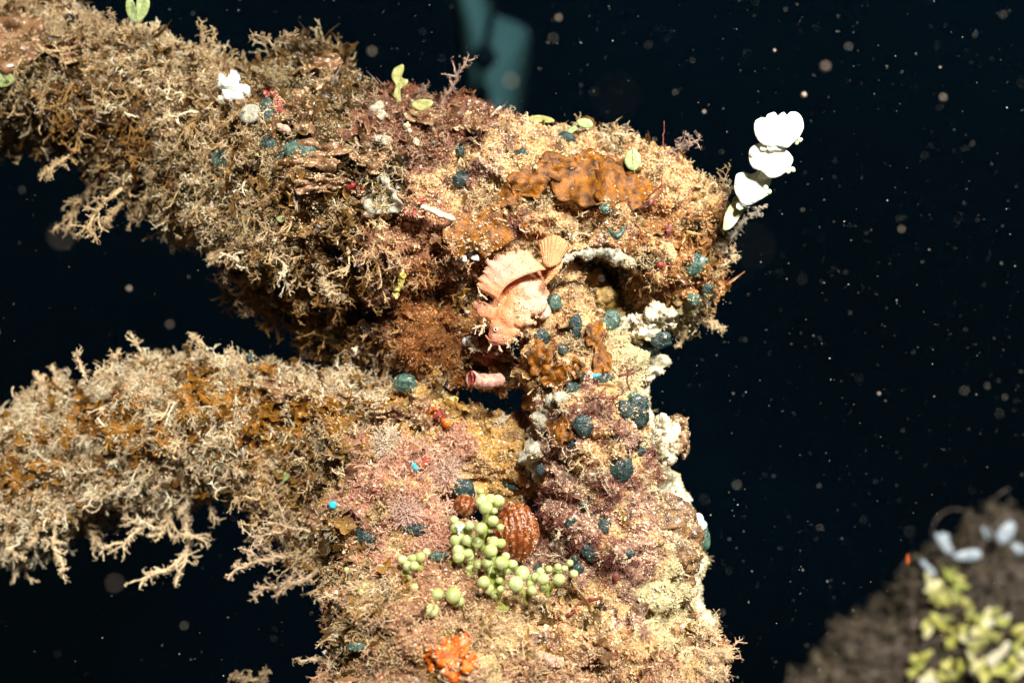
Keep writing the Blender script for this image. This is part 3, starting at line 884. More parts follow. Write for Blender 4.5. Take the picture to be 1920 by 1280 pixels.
def pillow(name, outline, d, thick, material, parent=None, curl=0.0, nsub=3, wav=0.0, dfun=None, closed_back=True):
    """rounded leaf or segment from an outline at its own distance; thick in metres"""
    o2 = np.array(outline, float)
    pp = np.concatenate([o2, o2[:3]])
    sm = []
    n = len(o2)
    for i in range(n):
        a, b, c, e = o2[i - 1], o2[i], o2[(i + 1) % n], o2[(i + 2) % n]
        for t in np.arange(nsub) / nsub:
            sm.append(0.5 * (2 * b + (c - a) * t + (2 * a - 5 * b + 4 * c - e) * t * t + (3 * b - a - 3 * c + e) * t ** 3))
    o2 = np.array(sm)
    ctr = o2.mean(0)
    m = len(o2)
    rings = [1, .97, .88, .72, .5, .25]
    size = np.abs(o2 - ctr).max() * K * d
    V = []
    ph = R.uniform(0, 6)
    for side in (-1, 1):
        for ri, s in enumerate(rings):
            if side == 1 and ri == 0: continue
            q = ctr + (o2 - ctr) * s
            th = thick * .5 * math.sqrt(max(0, 1 - s ** 4)) * side
            ang = np.arctan2(q[:, 1] - ctr[1], q[:, 0] - ctr[0])
            dd = (d if dfun is None else dfun(q[:, 0], q[:, 1])) + th + curl * s ** 2 * size + wav * s ** 2 * size * np.sin(ang * 5 + ph) * .3
            dd = np.broadcast_to(dd, (m,))
            V.append(np.stack([(q[:, 0] - 960) * K * dd, dd, (640 - q[:, 1]) * K * dd], -1))
    V = np.concatenate(V)
    nr = len(rings)
    F = []
    idx = np.arange(m); nx = (idx + 1) % m
    def band(a, b, flip):
        f = np.stack([a + idx, a + nx, b + nx, b + idx], -1)
        return f[:, ::-1] if flip else f
    for i in range(nr - 1):
        F.append(band(i * m, (i + 1) * m, False))
    prev = 0
    for i in range(nr - 1):
        cur = (nr + i) * m
        F.append(band(prev, cur, True)); prev = cur
    V = np.concatenate([V, V[(nr - 1) * m:nr * m].mean(0)[None], V[-m:].mean(0)[None]])
    T = [np.stack([(nr - 1) * m + idx, (nr - 1) * m + nx, np.full(m, len(V) - 2)], -1),
         np.stack([prev + nx, prev + idx, np.full(m, len(V) - 1)], -1)]
    return mesh(name, V, [np.concatenate(F), np.concatenate(T)], material, parent)


def blob(name, c, r, material, parent=None, sub=3, amp=.04, stretch=(1, 1, 1), Mx=None, nf=1.2):
    V = ICO[sub][0].copy()
    V = V * (1 + amp * fbm(V * nf + R.uniform(0, 50, 3), 1.5, 3))[:, None] * np.array(stretch)
    if Mx is not None: V = V @ Mx.T
    return mesh(name, V * r + c, ICO[sub][1], material, parent)


def lobed(px, py, rx, ry, k=0, wob=.14, n=22, rot=0):
    a = np.arange(n) * 2 * math.pi / n
    r = 1 + wob * np.sin(a * k + R.uniform(0, 6)) + R.normal(size=n) * wob * .35
    x = np.cos(a) * r * rx; y = np.sin(a) * r * ry
    c, s_ = math.cos(rot), math.sin(rot)
    return np.stack([px + x * c - y * s_, py + x * s_ + y * c], -1)


def drape(name, px, py, rx, ry, material, parent=None, label=None, cat=None, group=None, lift=.0026, ruffle=.0008, k=5, wob=.16, nr=9, na=44, dust=True, which=None):
    """ruffled plate growing over the surface"""
    a = np.arange(na) * 2 * math.pi / na
    out = 1 + wob * np.sin(a * k + R.uniform(0, 6)) + .5 * wob * np.sin(a * (2 * k + 1) + R.uniform(0, 6)) + R.normal(size=na) * wob * .15
    hc, n0, ok = hit(px, py, which=which)
    D = np.full((nr + 1, na), hc[1])
    Q = np.zeros((nr + 1, na, 2))
    for i in range(nr + 1):
        s = i / nr
        Q[i, :, 0] = px + np.cos(a) * out ** (s * 1.0) * rx * s
        Q[i, :, 1] = py + np.sin(a) * out ** (s * 1.0) * ry * s
        for j in range(na):
            h, n, ok = hit(Q[i, j, 0], Q[i, j, 1], which=which)
            if ok: D[i, j] = np.clip(h[1], hc[1] - .012, hc[1] + .008)
            else: D[i, j] = D[max(i - 1, 0), j] + .0008
    for _ in range(16):
        D = (D + np.roll(D, 1, 1) + np.roll(D, -1, 1)) / 3
        D[1:-1] = (D[1:-1] * 2 + D[2:] + D[:-2]) / 4
        D[0] = D[1].mean()
    s = np.linspace(0, 1, nr + 1)[:, None]
    ph = R.uniform(0, 6)
    D = D - lift - s ** 3 * ruffle * (.7 + np.sin(a * 7 + ph)[None]) - ruffle * .5 * np.sin(s * 9 + ph)
    X = (Q[..., 0] - 960) * K * D; Z = (640 - Q[..., 1]) * K * D
    V = np.stack([X, D, Z], -1).reshape(-1, 3)
    V = V + np.stack([0 * V[:, 0], fbm(V, 500, 2, 3) * .0005, 0 * V[:, 0]], -1)
    j = np.arange(na); jn = (j + 1) % na
    F = np.concatenate([np.stack([i * na + j, (i + 1) * na + j, (i + 1) * na + jn, i * na + jn], -1) for i in range(nr)])
    o = mesh(name, V, F, material, parent)
    md = o.modifiers.new('thickness', 'SOLIDIFY'); md.thickness = .0005; md.offset = 0
    if label: tag(o, label, cat, group)
    if dust:
        p, n = sample(V, F, 3.4e6)
        q = proj(p)
        e = fbm(p, 170, 3, 12)
        kp = (np.abs(e) < .07) & (R.random(len(p)) < .9) | (e > .6) | (R.random(len(p)) < .05)
        p = p[kp]
        if len(p) > 3:
            sc = R.gamma(3, .00008, len(p)) + .0001
            c = np.array(sat((.74, .58, .40), 1.3)) * R.uniform(.7, 1.15, (len(p), 1))
            Mx = frame(R.normal(size=p.shape))
            wch = R.integers(len(GR), size=len(p))
            mb = MB()
            for w_ in range(len(GR)):
                m_ = wch == w_
                kk = m_.sum()
                if not kk: continue
                gv, gf, gc = GR[w_]
                VV = np.einsum('nij,nvj->nvi', Mx[m_], gv[None] * sc[m_][:, None, None]) + (p[m_] - unit(p[m_]) * .0005)[:, None]
                TT = gf[None] + (np.arange(kk) * len(gv))[:, None, None]
                mb.add(VV.reshape(-1, 3), TT.reshape(-1, 3)); mb.C[-1] = np.repeat(c[m_], len(gv), 0)
            d_ = mb.build('sand_dusting', M['turf'], o, smooth=False)
    return o


def sprig(name, b, t, label, cat, colr=(.66, .46, .28), thick=3.2, lev=2, group=None, dd=0.0, material=None, spread=.9, crumbs=True, which=None, bend=.35, side=1.0, depth=None):
    """branching sprig from a root on the surface to a tip in open water"""
    h, n, ok = hit(b[0], b[1], which=which)
    base = h if depth is None else P(b[0], b[1], depth)
    tip = P(t[0], t[1], base[1] + dd)
    L = np.linalg.norm(tip - base)
    r = thick * K * base[1] * .5
    mb = MB()
    m = 9
    tt = np.linspace(0, 1, m)[:, None]
    bow = unit(np.cross(tip - base, (0, 1, 0))) * R.normal() * L * .12
    pts = base + (tip - base) * tt + bow * np.sin(tt * math.pi) + R.normal(size=(m, 3)) * L * .022 * bend * 3
    V, T = tube(pts, np.linspace(r * 1.3, r * .6, m) * R.uniform(.8, 1.25, m), 5, .25 if crumbs else .05)
    cc = np.array(colr)
    mb.add(V, T, cc * R.uniform(.8, 1.1, (len(V), 1)))
    if crumbs:
        for i in range(int(L / r * 2.2)):
            u = R.random() * (m - 1); i0 = int(u); f = u - i0
            q = pts[i0] * (1 - f) + pts[min(i0 + 1, m - 1)] * f + R.normal(size=3) * r * .8
            gv, gf, gc = GR[R.integers(8)]
            mb.add(gv * r * R.uniform(.35, .9) + q, gf, cc * R.uniform(.7, 1.3))
    if lev > 0:
        for i in range(2, m):
            for kx_ in range(R.integers(1, 3)):
                t_ = unit(pts[i] - pts[i - 1])
                nd = unit(t_ + unit(R.normal(size=3)) * spread)
                grow(mb, pts[i], nd, L * R.uniform(.12, .36) * side, r * .62, lev - 1, .3, .6, cc, sides=4, crumbs=crumbs, spread=spread)
    V, F, C = mb.arrays()
    if crumbs:
        nn = min(int(len(V) / 22), 260)
        for i in R.integers(len(V), size=nn):
            tv, tf, tcx = TW[R.integers(7, 12)]
            Rm = frame(unit(R.normal(size=3)))[0]
            mb.add((tv * R.uniform(.0012, .0034)) @ Rm.T + V[i], tf, cc * R.uniform(.7, 1.2))
        V, F, C = mb.arrays()
    o = mesh(name, V, F, material or M['turf'], None, np.clip(C, 0, .95), smooth=not crumbs)
    return tag(o, label, cat, group)


# ------------------------------------------------------------------ the fish
def fish_material():
    m, N, L, bs = newmat('frogfish_skin')
    at = N.new('ShaderNodeAttribute'); at.attribute_name = 'col'
    tc = N.new('ShaderNodeTexCoord')
    vo = N.new('ShaderNodeTexVoronoi'); vo.inputs['Scale'].default_value = 780
    L.new(tc.outputs['Object'], vo.inputs['Vector'])
    mr = N.new('ShaderNodeMapRange'); mr.inputs[1].default_value = .14; mr.inputs[2].default_value = .34; mr.inputs[3].default_value = .85; mr.inputs[4].default_value = 0
    L.new(vo.outputs['Distance'], mr.inputs[0])
    nz = N.new('ShaderNodeTexNoise'); nz.inputs['Scale'].default_value = 130; nz.inputs['Detail'].default_value = 3
    L.new(tc.outputs['Object'], nz.inputs['Vector'])
    m2 = N.new('ShaderNodeMapRange'); m2.inputs[1].default_value = .34; m2.inputs[2].default_value = .5
    L.new(nz.outputs['Fac'], m2.inputs[0])
    mu = N.new('ShaderNodeMath'); mu.operation = 'MULTIPLY'
    L.new(mr.outputs[0], mu.inputs[0]); L.new(m2.outputs[0], mu.inputs[1])
    mx = N.new('ShaderNodeMix'); mx.data_type = 'RGBA'
    L.new(mu.outputs[0], mx.inputs[0]); L.new(at.outputs['Color'], mx.inputs[6]); mx.inputs[7].default_value = (.50, .12, .06, 1)
    L.new(mx.outputs[2], bs.inputs['Base Color'])
    bs.inputs['Roughness'].default_value = .5
    bs.inputs['Specular IOR Level'].default_value = .4
    bs.inputs['Subsurface Weight'].default_value = .25
    bs.inputs['Subsurface Radius'].default_value = (1, .5, .3)
    bs.inputs['Subsurface Scale'].default_value = .0012
    nb = N.new('ShaderNodeTexNoise'); nb.inputs['Scale'].default_value = 1800; nb.inputs['Detail'].default_value = 5
    L.new(tc.outputs['Object'], nb.inputs['Vector'])
    bp = N.new('ShaderNodeBump'); bp.inputs['Strength'].default_value = .6; bp.inputs['Distance'].default_value = .0005
    L.new(nb.outputs['Fac'], bp.inputs['Height']); L.new(bp.outputs['Normal'], bs.inputs['Normal'])
    return m


M['fish'] = fish_material()


def fz(x, y):
    return 870 + x / 5.332, 430 + y / 5.332


def fish_col(V):
    q = proj(V)
    x = (q[:, 0] - 870) * 5.332; y = (q[:, 1] - 430) * 5.332
    def g(cx, cy, r):
        return np.exp(-((x - cx) ** 2 + (y - cy) ** 2) / r ** 2)[:, None]
    base = np.ones((len(V), 3)) * np.array((.82, .42, .22))
    def mixin(c, wgt):
        nonlocal base
        base = base * (1 - wgt) + np.array(c) * wgt
    mixin((.86, .44, .34), np.clip(g(380, 380, 240), 0, 1))
    mixin((.86, .56, .38), np.clip(g(640, 480, 120), 0, 1))
    mixin((.80, .24, .06), np.clip(g(420, 670, 130), 0, 1) * .8)
    mixin((.76, .24, .09), np.clip(g(350, 900, 110), 0, 1) * .7)
    mixin((.74, .34, .24), np.clip(g(120, 780, 100), 0, 1))
    mixin((.70, .30, .22), np.clip(g(300, 1110, 130), 0, 1) * .9)
    mixin((.90, .62, .46), np.clip(g(730, 740, 170), 0, 1))
    mixin((.92, .70, .60), np.clip(g(840, 880, 120), 0, 1))
    mixin((.76, .30, .10), np.clip(g(840, 430, 110), 0, 1) * .8)
    mixin((.72, .27, .09), np.clip(g(900, 190, 140), 0, 1))
    mixin((.46, .50, .30), np.clip(g(622, 425, 36) * 1.3, 0, .75))
    return np.clip(base * np.array((.93, .83, .77)) * (1 + .14 * fbm(V, 400, 3, 2))[:, None], 0, .93)


FD = .4985
fr = empty('frogfish', P(965, 570, FD), 'orange and pink frogfish clinging head down to the sandy rope', 'fish')
fb = [(870, 370, 50, .002), (820, 440, 66, .001), (750, 500, 95, 0), (690, 560, 130, 0), (620, 640, 165, -.001), (640, 740, 150, -.001), (720, 740, 110, .001), (540, 790, 165, -.002), (440, 880, 140, -.003),
      (360, 980, 115, -.003), (340, 1060, 95, -.003), (300, 1110, 65, -.002), (420, 1080, 80, -.002), (300, 850, 90, -.001), (200, 810, 78, -.001), (130, 760, 50, 0), (500, 600, 130, 0), (430, 520, 90, .002), (580, 500, 110, .002), (420, 640, 110, .001), (380, 720, 100, .0), (330, 790, 90, 0), (640, 400, 90, .003), (540, 700, 130, -.001), (790, 640, 60, .003),
      (480, 980, 110, -.002), (560, 930, 85, -.002), (790, 830, 80, .005), (560, 915, 62, -.007), (625, 925, 46, -.008), (670, 932, 34, -.008), (600, 900, 60, -.005)]
fo, FV, FF, FN = lump('body', [(*fz(a, b), r / 5.332, FD + z * 1.0 + .004) for a, b, r, z in fb], M['fish'], None, None, amp=.0003, voxel=.0006, parent=fr, col=lambda V, N: fish_col(V))
FV[:, 1] = (FD + .004) + (FV[:, 1] - FD - .004) * np.where(FV[:, 1] < FD + .004, .62, 1) - .0006
fo.data.vertices.foreach_set('co', FV.astype(np.float32).ravel()); fo.data.update()
dust_on(fo, FV, FF, 1.3e6, .02, (.88, .68, .46), 1.1)


def loft(name, base, outer, rows, material, parent, dfun, colf, thick=.0006, edge=0.0, nsub=4):
    b = smoothpath([(*q, 0) for q in base], nsub * 3)[:, :2]
    o_ = smoothpath([(*q, 0) for q in outer], nsub)[:, :2]
    m = len(o_)
    tb = np.linspace(0, len(b) - 1, m)
    bb = np.stack([np.interp(tb, np.arange(len(b)), b[:, i]) for i in (0, 1)], -1)
    V = []
    for r in range(rows + 1):
        s = r / rows
        kk = np.ones(11) / 11
        os_ = np.stack([np.convolve(np.pad(o_[:, i], 5, 'edge'), kk, 'valid') for i in (0, 1)], -1)
        w_ = s ** 5
        q = bb * (1 - s) + (os_ * (1 - w_) + o_ * w_) * s
        if r == rows and edge: q = q + R.normal(size=q.shape) * edge
        qq = np.array([fz(*p) for p in q])
        d = dfun(s, np.linspace(0, 1, m))
        V.append(np.stack([(qq[:, 0] - 960) * K * d, d + 0 * qq[:, 0], (640 - qq[:, 1]) * K * d], -1))
    V = np.concatenate(V)
    j = np.arange(m - 1)
    F = np.concatenate([np.stack([i * m + j, i * m + j + 1, (i + 1) * m + j + 1, (i + 1) * m + j], -1) for i in range(rows)])
    o = mesh(name, V, F, material, parent, colf(V))
    md = o.modifiers.new('thickness', 'SOLIDIFY'); md.thickness = thick; md.offset = 0
    dust_on(o, V, F, 1.2e6, .0, (.88, .66, .5), .9)
    return o


loft('dorsal_fin', [(820, 400), (700, 430), (560, 480), (430, 560), (370, 640), (340, 700)],
     [(735, 325), (700, 298), (668, 250), (620, 200), (590, 225), (540, 205), (500, 235), (455, 222), (420, 260), (350, 265), (320, 310), (280, 305), (215, 312), (235, 370), (190, 415), (205, 455), (145, 490), (165, 530), (125, 560), (180, 615), (240, 650), (290, 680)],
     9, M['fish'], fr, lambda s, t: FD - .0046 + .0034 * s + .00013 * np.sin(t * 44 + s + 2 * np.sin(t * 9)) * (.2 + s) - .0006 * math.sin(s * 3.1 + .3), fish_col, edge=9, thick=.0004)
loft('tail_fin', [(800, 345), (850, 380), (940, 350)],
     [(748, 165), (762, 130), (790, 98), (830, 78), (880, 62), (930, 66), (980, 88), (1012, 112), (1034, 160), (1036, 195)],
     9, M['fish'], fr, lambda s, t: FD - .004 + .003 * s + .00022 * np.sin(t * 3.14159 * 20) * (.4 + s) - .0012 * np.sin(t * 3.14), fish_col, edge=3)
loft('anal_fin', [(890, 400), (850, 450), (800, 530)], [(985, 325), (978, 375), (940, 430), (900, 470), (860, 515), (815, 560)],
     5, M['fish'], fr, lambda s, t: FD - .0035 + .001 * s + .0004 * np.sin(t * 50), fish_col)
mb = MB()
pts = np.array([P(*fz(x, y), FD - z) for x, y, z in [(430, 900, .009), (500, 915, .0105), (570, 925, .0108), (640, 940, .0098), (690, 935, .0085)]])
for a_ in (-.6, -.25, .1, .45):
    q = pts[-1]
    e = q + np.array([math.cos(a_), -.05, math.sin(a_)]) * 34 / 5.332 * K * FD
    V, T = tube(np.array([q, (q + e) / 2, e]), np.array([11, 9, 5]) * K * FD / 5.332, 6, .1)
    mb.add(V, T)
V, F, C = mb.arrays()
mesh('pectoral_fin', V, F, M['fish'], fr, fish_col(V))
# mouth: a lip ridge across the blunt head
lipp = [(215, 1050, .008), (250, 1095, .0105), (310, 1110, .0125), (380, 1105, .013), (440, 1085, .0125), (500, 1050, .011)]
V, T = tube(smoothpath([P(*fz(x, y + 6), FD - z * .55 - .0035) for x, y, z in lipp], 5), 6 * K * FD / 5.332, 7, .3)
mesh('lip', V, T, M['fish'], fr, fish_col(V) * np.array((.85, .7, .65)))


def surf_fish(x, y):
    px, py = fz(x, y)
    d = P(px, py, 1.); d /= np.linalg.norm(d)
    loc, n, i, dd_ = FBV.ray_cast(Vector((0, 0, 0)), Vector(d))
    return np.array(loc) if loc is not None else P(px, py, FD)


FBV = BVHTree.FromPolygons([tuple(v) for v in FV], [tuple(f) for f in FF])
e0 = surf_fish(317, 1000)
ey = mesh('eye', ICO[3][0] * .0006 + e0 + (0, .0001, 0), ICO[3][1], M['eye'], fr)
V, T = tube(np.array([e0 + np.array([math.cos(a), -.25, math.sin(a)]) * .00072 for a in np.linspace(0, 6.283, 18)]), .00022, 6, .25)
mesh('eyelid', V, T, M['fish'], fr, np.ones((len(V), 3)) * (.84, .62, .42))
mesh('pupil', ICO[2][0] * .00028 + e0 + (0, -.00030, 0), ICO[2][1], M['float'], ey)
for (x, y, r, n_) in [(645, 560, 34, 26), (775, 415, 26, 18), (570, 775, 34, 24), (320, 690, 22, 12), (340, 745, 26, 16), (310, 790, 20, 10), (425, 655, 14, 6), (720, 870, 24, 14), (200, 900, 24, 14), (740, 350, 28, 16), (470, 820, 16, 8), (250, 620, 18, 10)]:
    c = surf_fish(x, y)
    mb = MB()
    for i in range(n_):
        q = c + R.normal(size=3) * (1, .35, 1) * r * .45 / 5.332 * K * FD
        gv, gf = ICO[1]
        mb.add(gv * r * R.uniform(.14, .34) / 5.332 * K * FD + q, gf, np.array((.88, .66, .42)) * R.uniform(.8, 1.05))
    mb.build('skin_wart', M['turf'], fr)
for (x, y, x2, y2) in [(220, 960, 80, 1010), (210, 940, 150, 1035), (270, 1150, 262, 1215), (350, 1170, 380, 1225), (430, 1130, 445, 1180), (500, 1090, 540, 1130), (230, 700, 150, 640), (560, 1030, 590, 1060)]:
    mb = MB()
    b_ = P(*fz(x, y), FD - .002); t_ = P(*fz(x2, y2), FD - .002)
    grow(mb, b_, t_ - b_, np.linalg.norm(t_ - b_), 9 / 5.332 * K * FD, 1, .3, .3, (.84, .58, .38), sides=5)
    mb.build('skin_tassel', M['turf'], fr)

# ------------------------------------------------------------------ white segmented alga
def hz_(l):
    a = np.array([(1320 + x / 4, 180 + y / 4) for x, y in l])
    return a.mean(0) + (a - a.mean(0)) * 1.07


ha = empty('segmented_alga', P(1365, 425, .54), 'glaring white segmented alga standing out from the right edge of the knot', 'seaweed')
pillow('segment', hz_([(440, 165), (395, 190), (385, 240), (400, 300), (440, 350), (500, 368), (560, 365), (620, 380), (655, 350), (700, 310), (735, 240), (725, 170), (690, 130), (640, 128), (618, 152), (598, 128), (570, 140), (553, 154), (530, 128), (480, 145), (468, 168)]), .498, .0018, M['white'], ha, curl=.03, wav=.03)
pillow('segment', hz_([(420, 362), (370, 385), (348, 420), (350, 490), (380, 540), (430, 555), (470, 590), (510, 608), (570, 590), (630, 540), (658, 480), (640, 440), (600, 400), (580, 370), (500, 355)]), .502, .0018, M['white'], ha, curl=-.05, wav=.03)
pillow('segment', hz_([(255, 590), (300, 578), (360, 590), (420, 560), (470, 580), (500, 610), (490, 660), (470, 700), (490, 725), (440, 760), (390, 790), (340, 810), (290, 800), (250, 740), (235, 690), (240, 630)]), .508, .0018, M['white'], ha, curl=.05)
pillow('segment', hz_([(220, 800), (290, 790), (320, 830), (270, 900), (230, 960), (190, 995), (150, 1000), (148, 960), (160, 890), (190, 830)]), .515, .0018, M['ylwwhite'], ha)
for (x, y, r_, d_) in [(1447, 272, 15, .4995), (1432, 276, 9, .5), (1462, 275, 10, .5), (1437, 325, 14, .504), (1450, 322, 9, .504), (1428, 330, 8, .505), (1396, 378, 12, .509), (1388, 386, 10, .51), (1402, 384, 8, .51)]:
    blob('segment_joint', P(x, y, d_), r_ * K * d_ * .8, M['white'], ha, stretch=(1, .35, 1), amp=.15)
for (x, y, r_) in [(1500, 262, 5), (1494, 268, 4), (1486, 318, 5), (1478, 322, 4), (1442, 360, 5), (1436, 352, 5), (1422, 228, 4), (1418, 240, 4), (1410, 290, 4), (1382, 345, 4), (1492, 216, 4)]:
    blob('edge_bump', P(x, y, .5005), r_ * K * .5, M['ylwwhite'], ha, stretch=(1, .5, 1), amp=.3, sub=2)
pillow('young_segment', [(1374, 375), (1378, 368), (1384, 374), (1386, 384), (1380, 389), (1373, 386)], .518, .002, M['leafgreen'], ha)
sprig('fuzzy_twig', (1352, 470), (1424, 388), 'grey fuzzy twig rising beside the white segmented alga', 'seaweed', (.50, .42, .32), thick=9, lev=1, which='upper', depth=.54, side=.5)

# ------------------------------------------------------------------ sea grapes
def gz(x, y): return 740 + x / 4.267, 880 + y / 4.267


sg = empty('sea_grape_alga', hit(905, 1130)[0], 'light green bunch of round sea grapes in front of the rusty shell', 'seaweed')
GD = .466
grapes = [(705, 250, 55, 4), (730, 305, 55, 0), (825, 250, 52, 6), (600, 445, 42, 3), (785, 410, 48, 2), (690, 470, 52, -2), (490, 470, 45, 4), (485, 565, 45, 2), (575, 565, 42, 0), (510, 650, 50, 1), (510, 700, 48, 0), (790, 580, 48, 2), (850, 590, 42, 3),
          (767, 650, 56, -3), (740, 740, 44, -1), (855, 745, 58, -4), (715, 900, 54, -3), (835, 885, 30, 0), (850, 955, 32, -1), (1020, 830, 60, 0), (968, 915, 62, -4), (1100, 965, 40, 0), (1185, 875, 50, -1), (1315, 880, 50, -1), (1305, 780, 32, 3), (1360, 790, 28, 3),
          (340, 995, 54, -2), (470, 1005, 64, -4), (295, 1125, 62, -3), (105, 770, 40, 1), (155, 770, 42, 0), (160, 950, 38, 2), (205, 700, 42, 4), (665, 760, 38, 3), (245, 1030, 35, 2)]


GRSILT = []
for _ in range(60):   # smaller ones crowding deeper in the bunch
    b_ = grapes[R.integers(0, 35)]
    a_ = R.uniform(0, 6.28)
    q_ = R.uniform(55, 95)
    grapes.append((b_[0] + math.cos(a_) * q_, b_[1] + math.sin(a_) * q_ * .9, R.uniform(26, 44), b_[3] + R.uniform(2, 5)))
for x, y, r, dz in grapes:
    px, py = gz(x, y)
    d = GD + dz * .0012
    c = P(px, py, d)
    if dz <= 4 and R.random() < .5:
        for q_ in range(int(R.integers(2, 6))):
            v_ = unit(R.normal(size=3) + (0, -.8, .6))
            GRSILT.append((c + v_ * r / 4.267 * K * d, R.uniform(.00012, .0003)))
    g_ = blob('grape', c, r / 4.267 * K * d * 1.02, M['grape'], sg, amp=R.uniform(.03, .11), stretch=(1, 1, R.uniform(.86, 1.06)))
mb = MB()
for c_, r_ in GRSILT:
    gv, gf, gc = GR[R.integers(8)]
    mb.add(gv * r_ + c_, gf, np.array((.72, .6, .4)) * R.uniform(.7, 1.1))
mb.build('silt_specks', M['turf'], sg, smooth=False)
stems = [([(800, 1090, 3), (790, 980, 2), (780, 860, 1), (770, 760, 2), (775, 660, 4)], 40), ([(810, 1060, 3), (845, 960, 3), (860, 860, 0), (855, 770, 0)], 30), ([(700, 640, 6), (690, 560, 4), (720, 480, 3), (740, 380, 4), (725, 290, 4)], 34),
         ([(440, 930, 6), (445, 860, 5), (470, 770, 4), (505, 700, 3)], 48), ([(610, 1060, 4), (585, 960, 4), (590, 850, 4), (600, 740, 5), (610, 640, 7), (640, 540, 5)], 34), ([(430, 990, 4), (340, 900, 6), (240, 820, 5), (170, 770, 2)], 36),
         ([(1060, 1070, 3), (1040, 1000, 2), (990, 930, 0)], 26), ([(1060, 1060, 3), (1090, 980, 2)], 20), ([(1225, 1010, 3), (1215, 940, 2), (1185, 885, 1)], 24), ([(1230, 980, 3), (1270, 920, 2), (1310, 880, 1)], 20), ([(840, 1080, 3), (835, 1000, 1), (850, 955, 0)], 18),
         ([(400, 1030, 3), (520, 1075, 3), (660, 1105, 3), (800, 1100, 3), (900, 1110, 5)], 34), ([(560, 880, 5), (520, 800, 4), (510, 700, 2)], 34), ([(780, 860, 2), (730, 800, 2), (740, 740, 1)], 20), ([(785, 900, 2), (730, 920, 0)], 20), ([(750, 560, 4), (800, 570, 3), (850, 590, 3)], 26),
         ([(690, 560, 4), (600, 600, 5), (520, 560, 3)], 22), ([(560, 1075, 3), (470, 1060, 2), (340, 1060, 2), (300, 1110, 1)], 26)]
for l, r in stems:
    pts = smoothpath([P(*gz(x, y), GD + .0035 + dz * .0012) for x, y, dz in l], 5)
    V, T = tube(pts, np.full(len(pts), r / 4.267 * K * GD) * R.uniform(.85, 1.1, len(pts)), 9, .06)
    mesh('stem', V, T, M['stem'], sg)
wp = blob('white_pearl', P(842, 1137, .468), 8 * K * .468, M['white'], amp=.02)
tag(wp, 'tiny bright white ball beside the lowest sea grapes', 'egg')
lump('white_fleck', [(856, 985, 4, .467), (862, 992, 5, .467), (868, 985, 4, .467), (860, 999, 3, .467)], M['white'], 'white crumpled fleck caught on the left sea grapes', 'shell fragment', amp=.0003, voxel=.0003)
for lst, lb in [([(655, 1080, 9), (640, 1090, 7), (668, 1095, 7), (650, 1068, 6), (662, 1105, 6)], 'small pale green cluster on the dark left side of the overgrown mass'), ([(683, 1098, 9), (690, 1090, 6), (676, 1108, 6)], 'pale green knobs just right of the small pale cluster')]:
    e = empty('young_sea_grapes', hit(lst[0][0], lst[0][1])[0], lb, 'seaweed')
    for x, y, r in lst:
        blob('grape', off_cam(hit(x, y)[0], .004), r * K * .48, M['grape'], e, amp=.15, sub=2)

# ------------------------------------------------------------------ rusty ridged shell
def rust_mat():
    m, N, L, bs = newmat('rusty_shell')
    tc = N.new('ShaderNodeTexCoord')
    at = N.new('ShaderNodeAttribute'); at.attribute_name = 'col'
    nz = N.new('ShaderNodeTexNoise'); nz.inputs['Scale'].default_value = 420; nz.inputs['Detail'].default_value = 5; nz.inputs['Distortion'].default_value = 1.2
    L.new(tc.outputs['Object'], nz.inputs['Vector'])
    mr = N.new('ShaderNodeMapRange'); mr.inputs[1].default_value = .44; mr.inputs[2].default_value = .62
    L.new(nz.outputs['Fac'], mr.inputs[0])
    mx = N.new('ShaderNodeMix'); mx.data_type = 'RGBA'
    L.new(mr.outputs[0], mx.inputs[0]); mx.inputs[6].default_value = (.17, .035, .006, 1); L.new(at.outputs['Color'], mx.inputs[7])
    L.new(mx.outputs[2], bs.inputs['Base Color'])
    bs.inputs['Roughness'].default_value = .28
    bp = N.new('ShaderNodeBump'); bp.inputs['Strength'].default_value = .6; bp.inputs['Distance'].default_value = .0006
    L.new(nz.outputs['Fac'], bp.inputs['Height']); L.new(bp.outputs['Normal'], bs.inputs['Normal'])
    return m


M['shellrust'] = rust_mat()


def ridged_shell(px, py, d, rx, ry, label, ridges=7, rot=0.0):
    V, F = ico(6)
    dist = np.linalg.norm((V - np.array((-1.0, -.5, .15))) * (1, .6, .8), axis=1)
    u = dist * .5 + .045 * fbm(V, 1.9, 3) + .008 * fbm(V, 9, 2)
    saw = .5 + .5 * np.sin(u * ridges * 6.283)
    saw = saw ** .7
    V = V * (1 + .075 * saw - .04 + .028 * fbm(V, 7, 4))[:, None] * (1 + .08 * fbm(V, 1.6, 3))[:, None]
    c = np.where((saw > .55)[:, None], np.array((.46, .18, .07)), np.array((.14, .032, .01)))
    s = np.array([rx * K * d, rx * K * d * .8, ry * K * d])
    V = V * s
    cr_, sr = math.cos(rot), math.sin(rot)
    V = V @ np.array([[cr_, 0, -sr], [0, 1, 0], [sr, 0, cr_]]).T
    o = mesh('ridged_shell', V + P(px, py, d), F, M['shellrust'], None, c)
    dust_on(o, V + P(px, py, d), F, 1.5e6, .08, (.74, .5, .34), .8)
    return tag(o, label, 'shell')


ridged_shell(968, 998, .488, 42, 54, 'rusty brown shell with frilled ridges right of the sea grapes', 7, .12)
ridged_shell(872, 948, .478, 22, 20, 'smaller rusty shell just above the left sea grapes', 4, -.5)

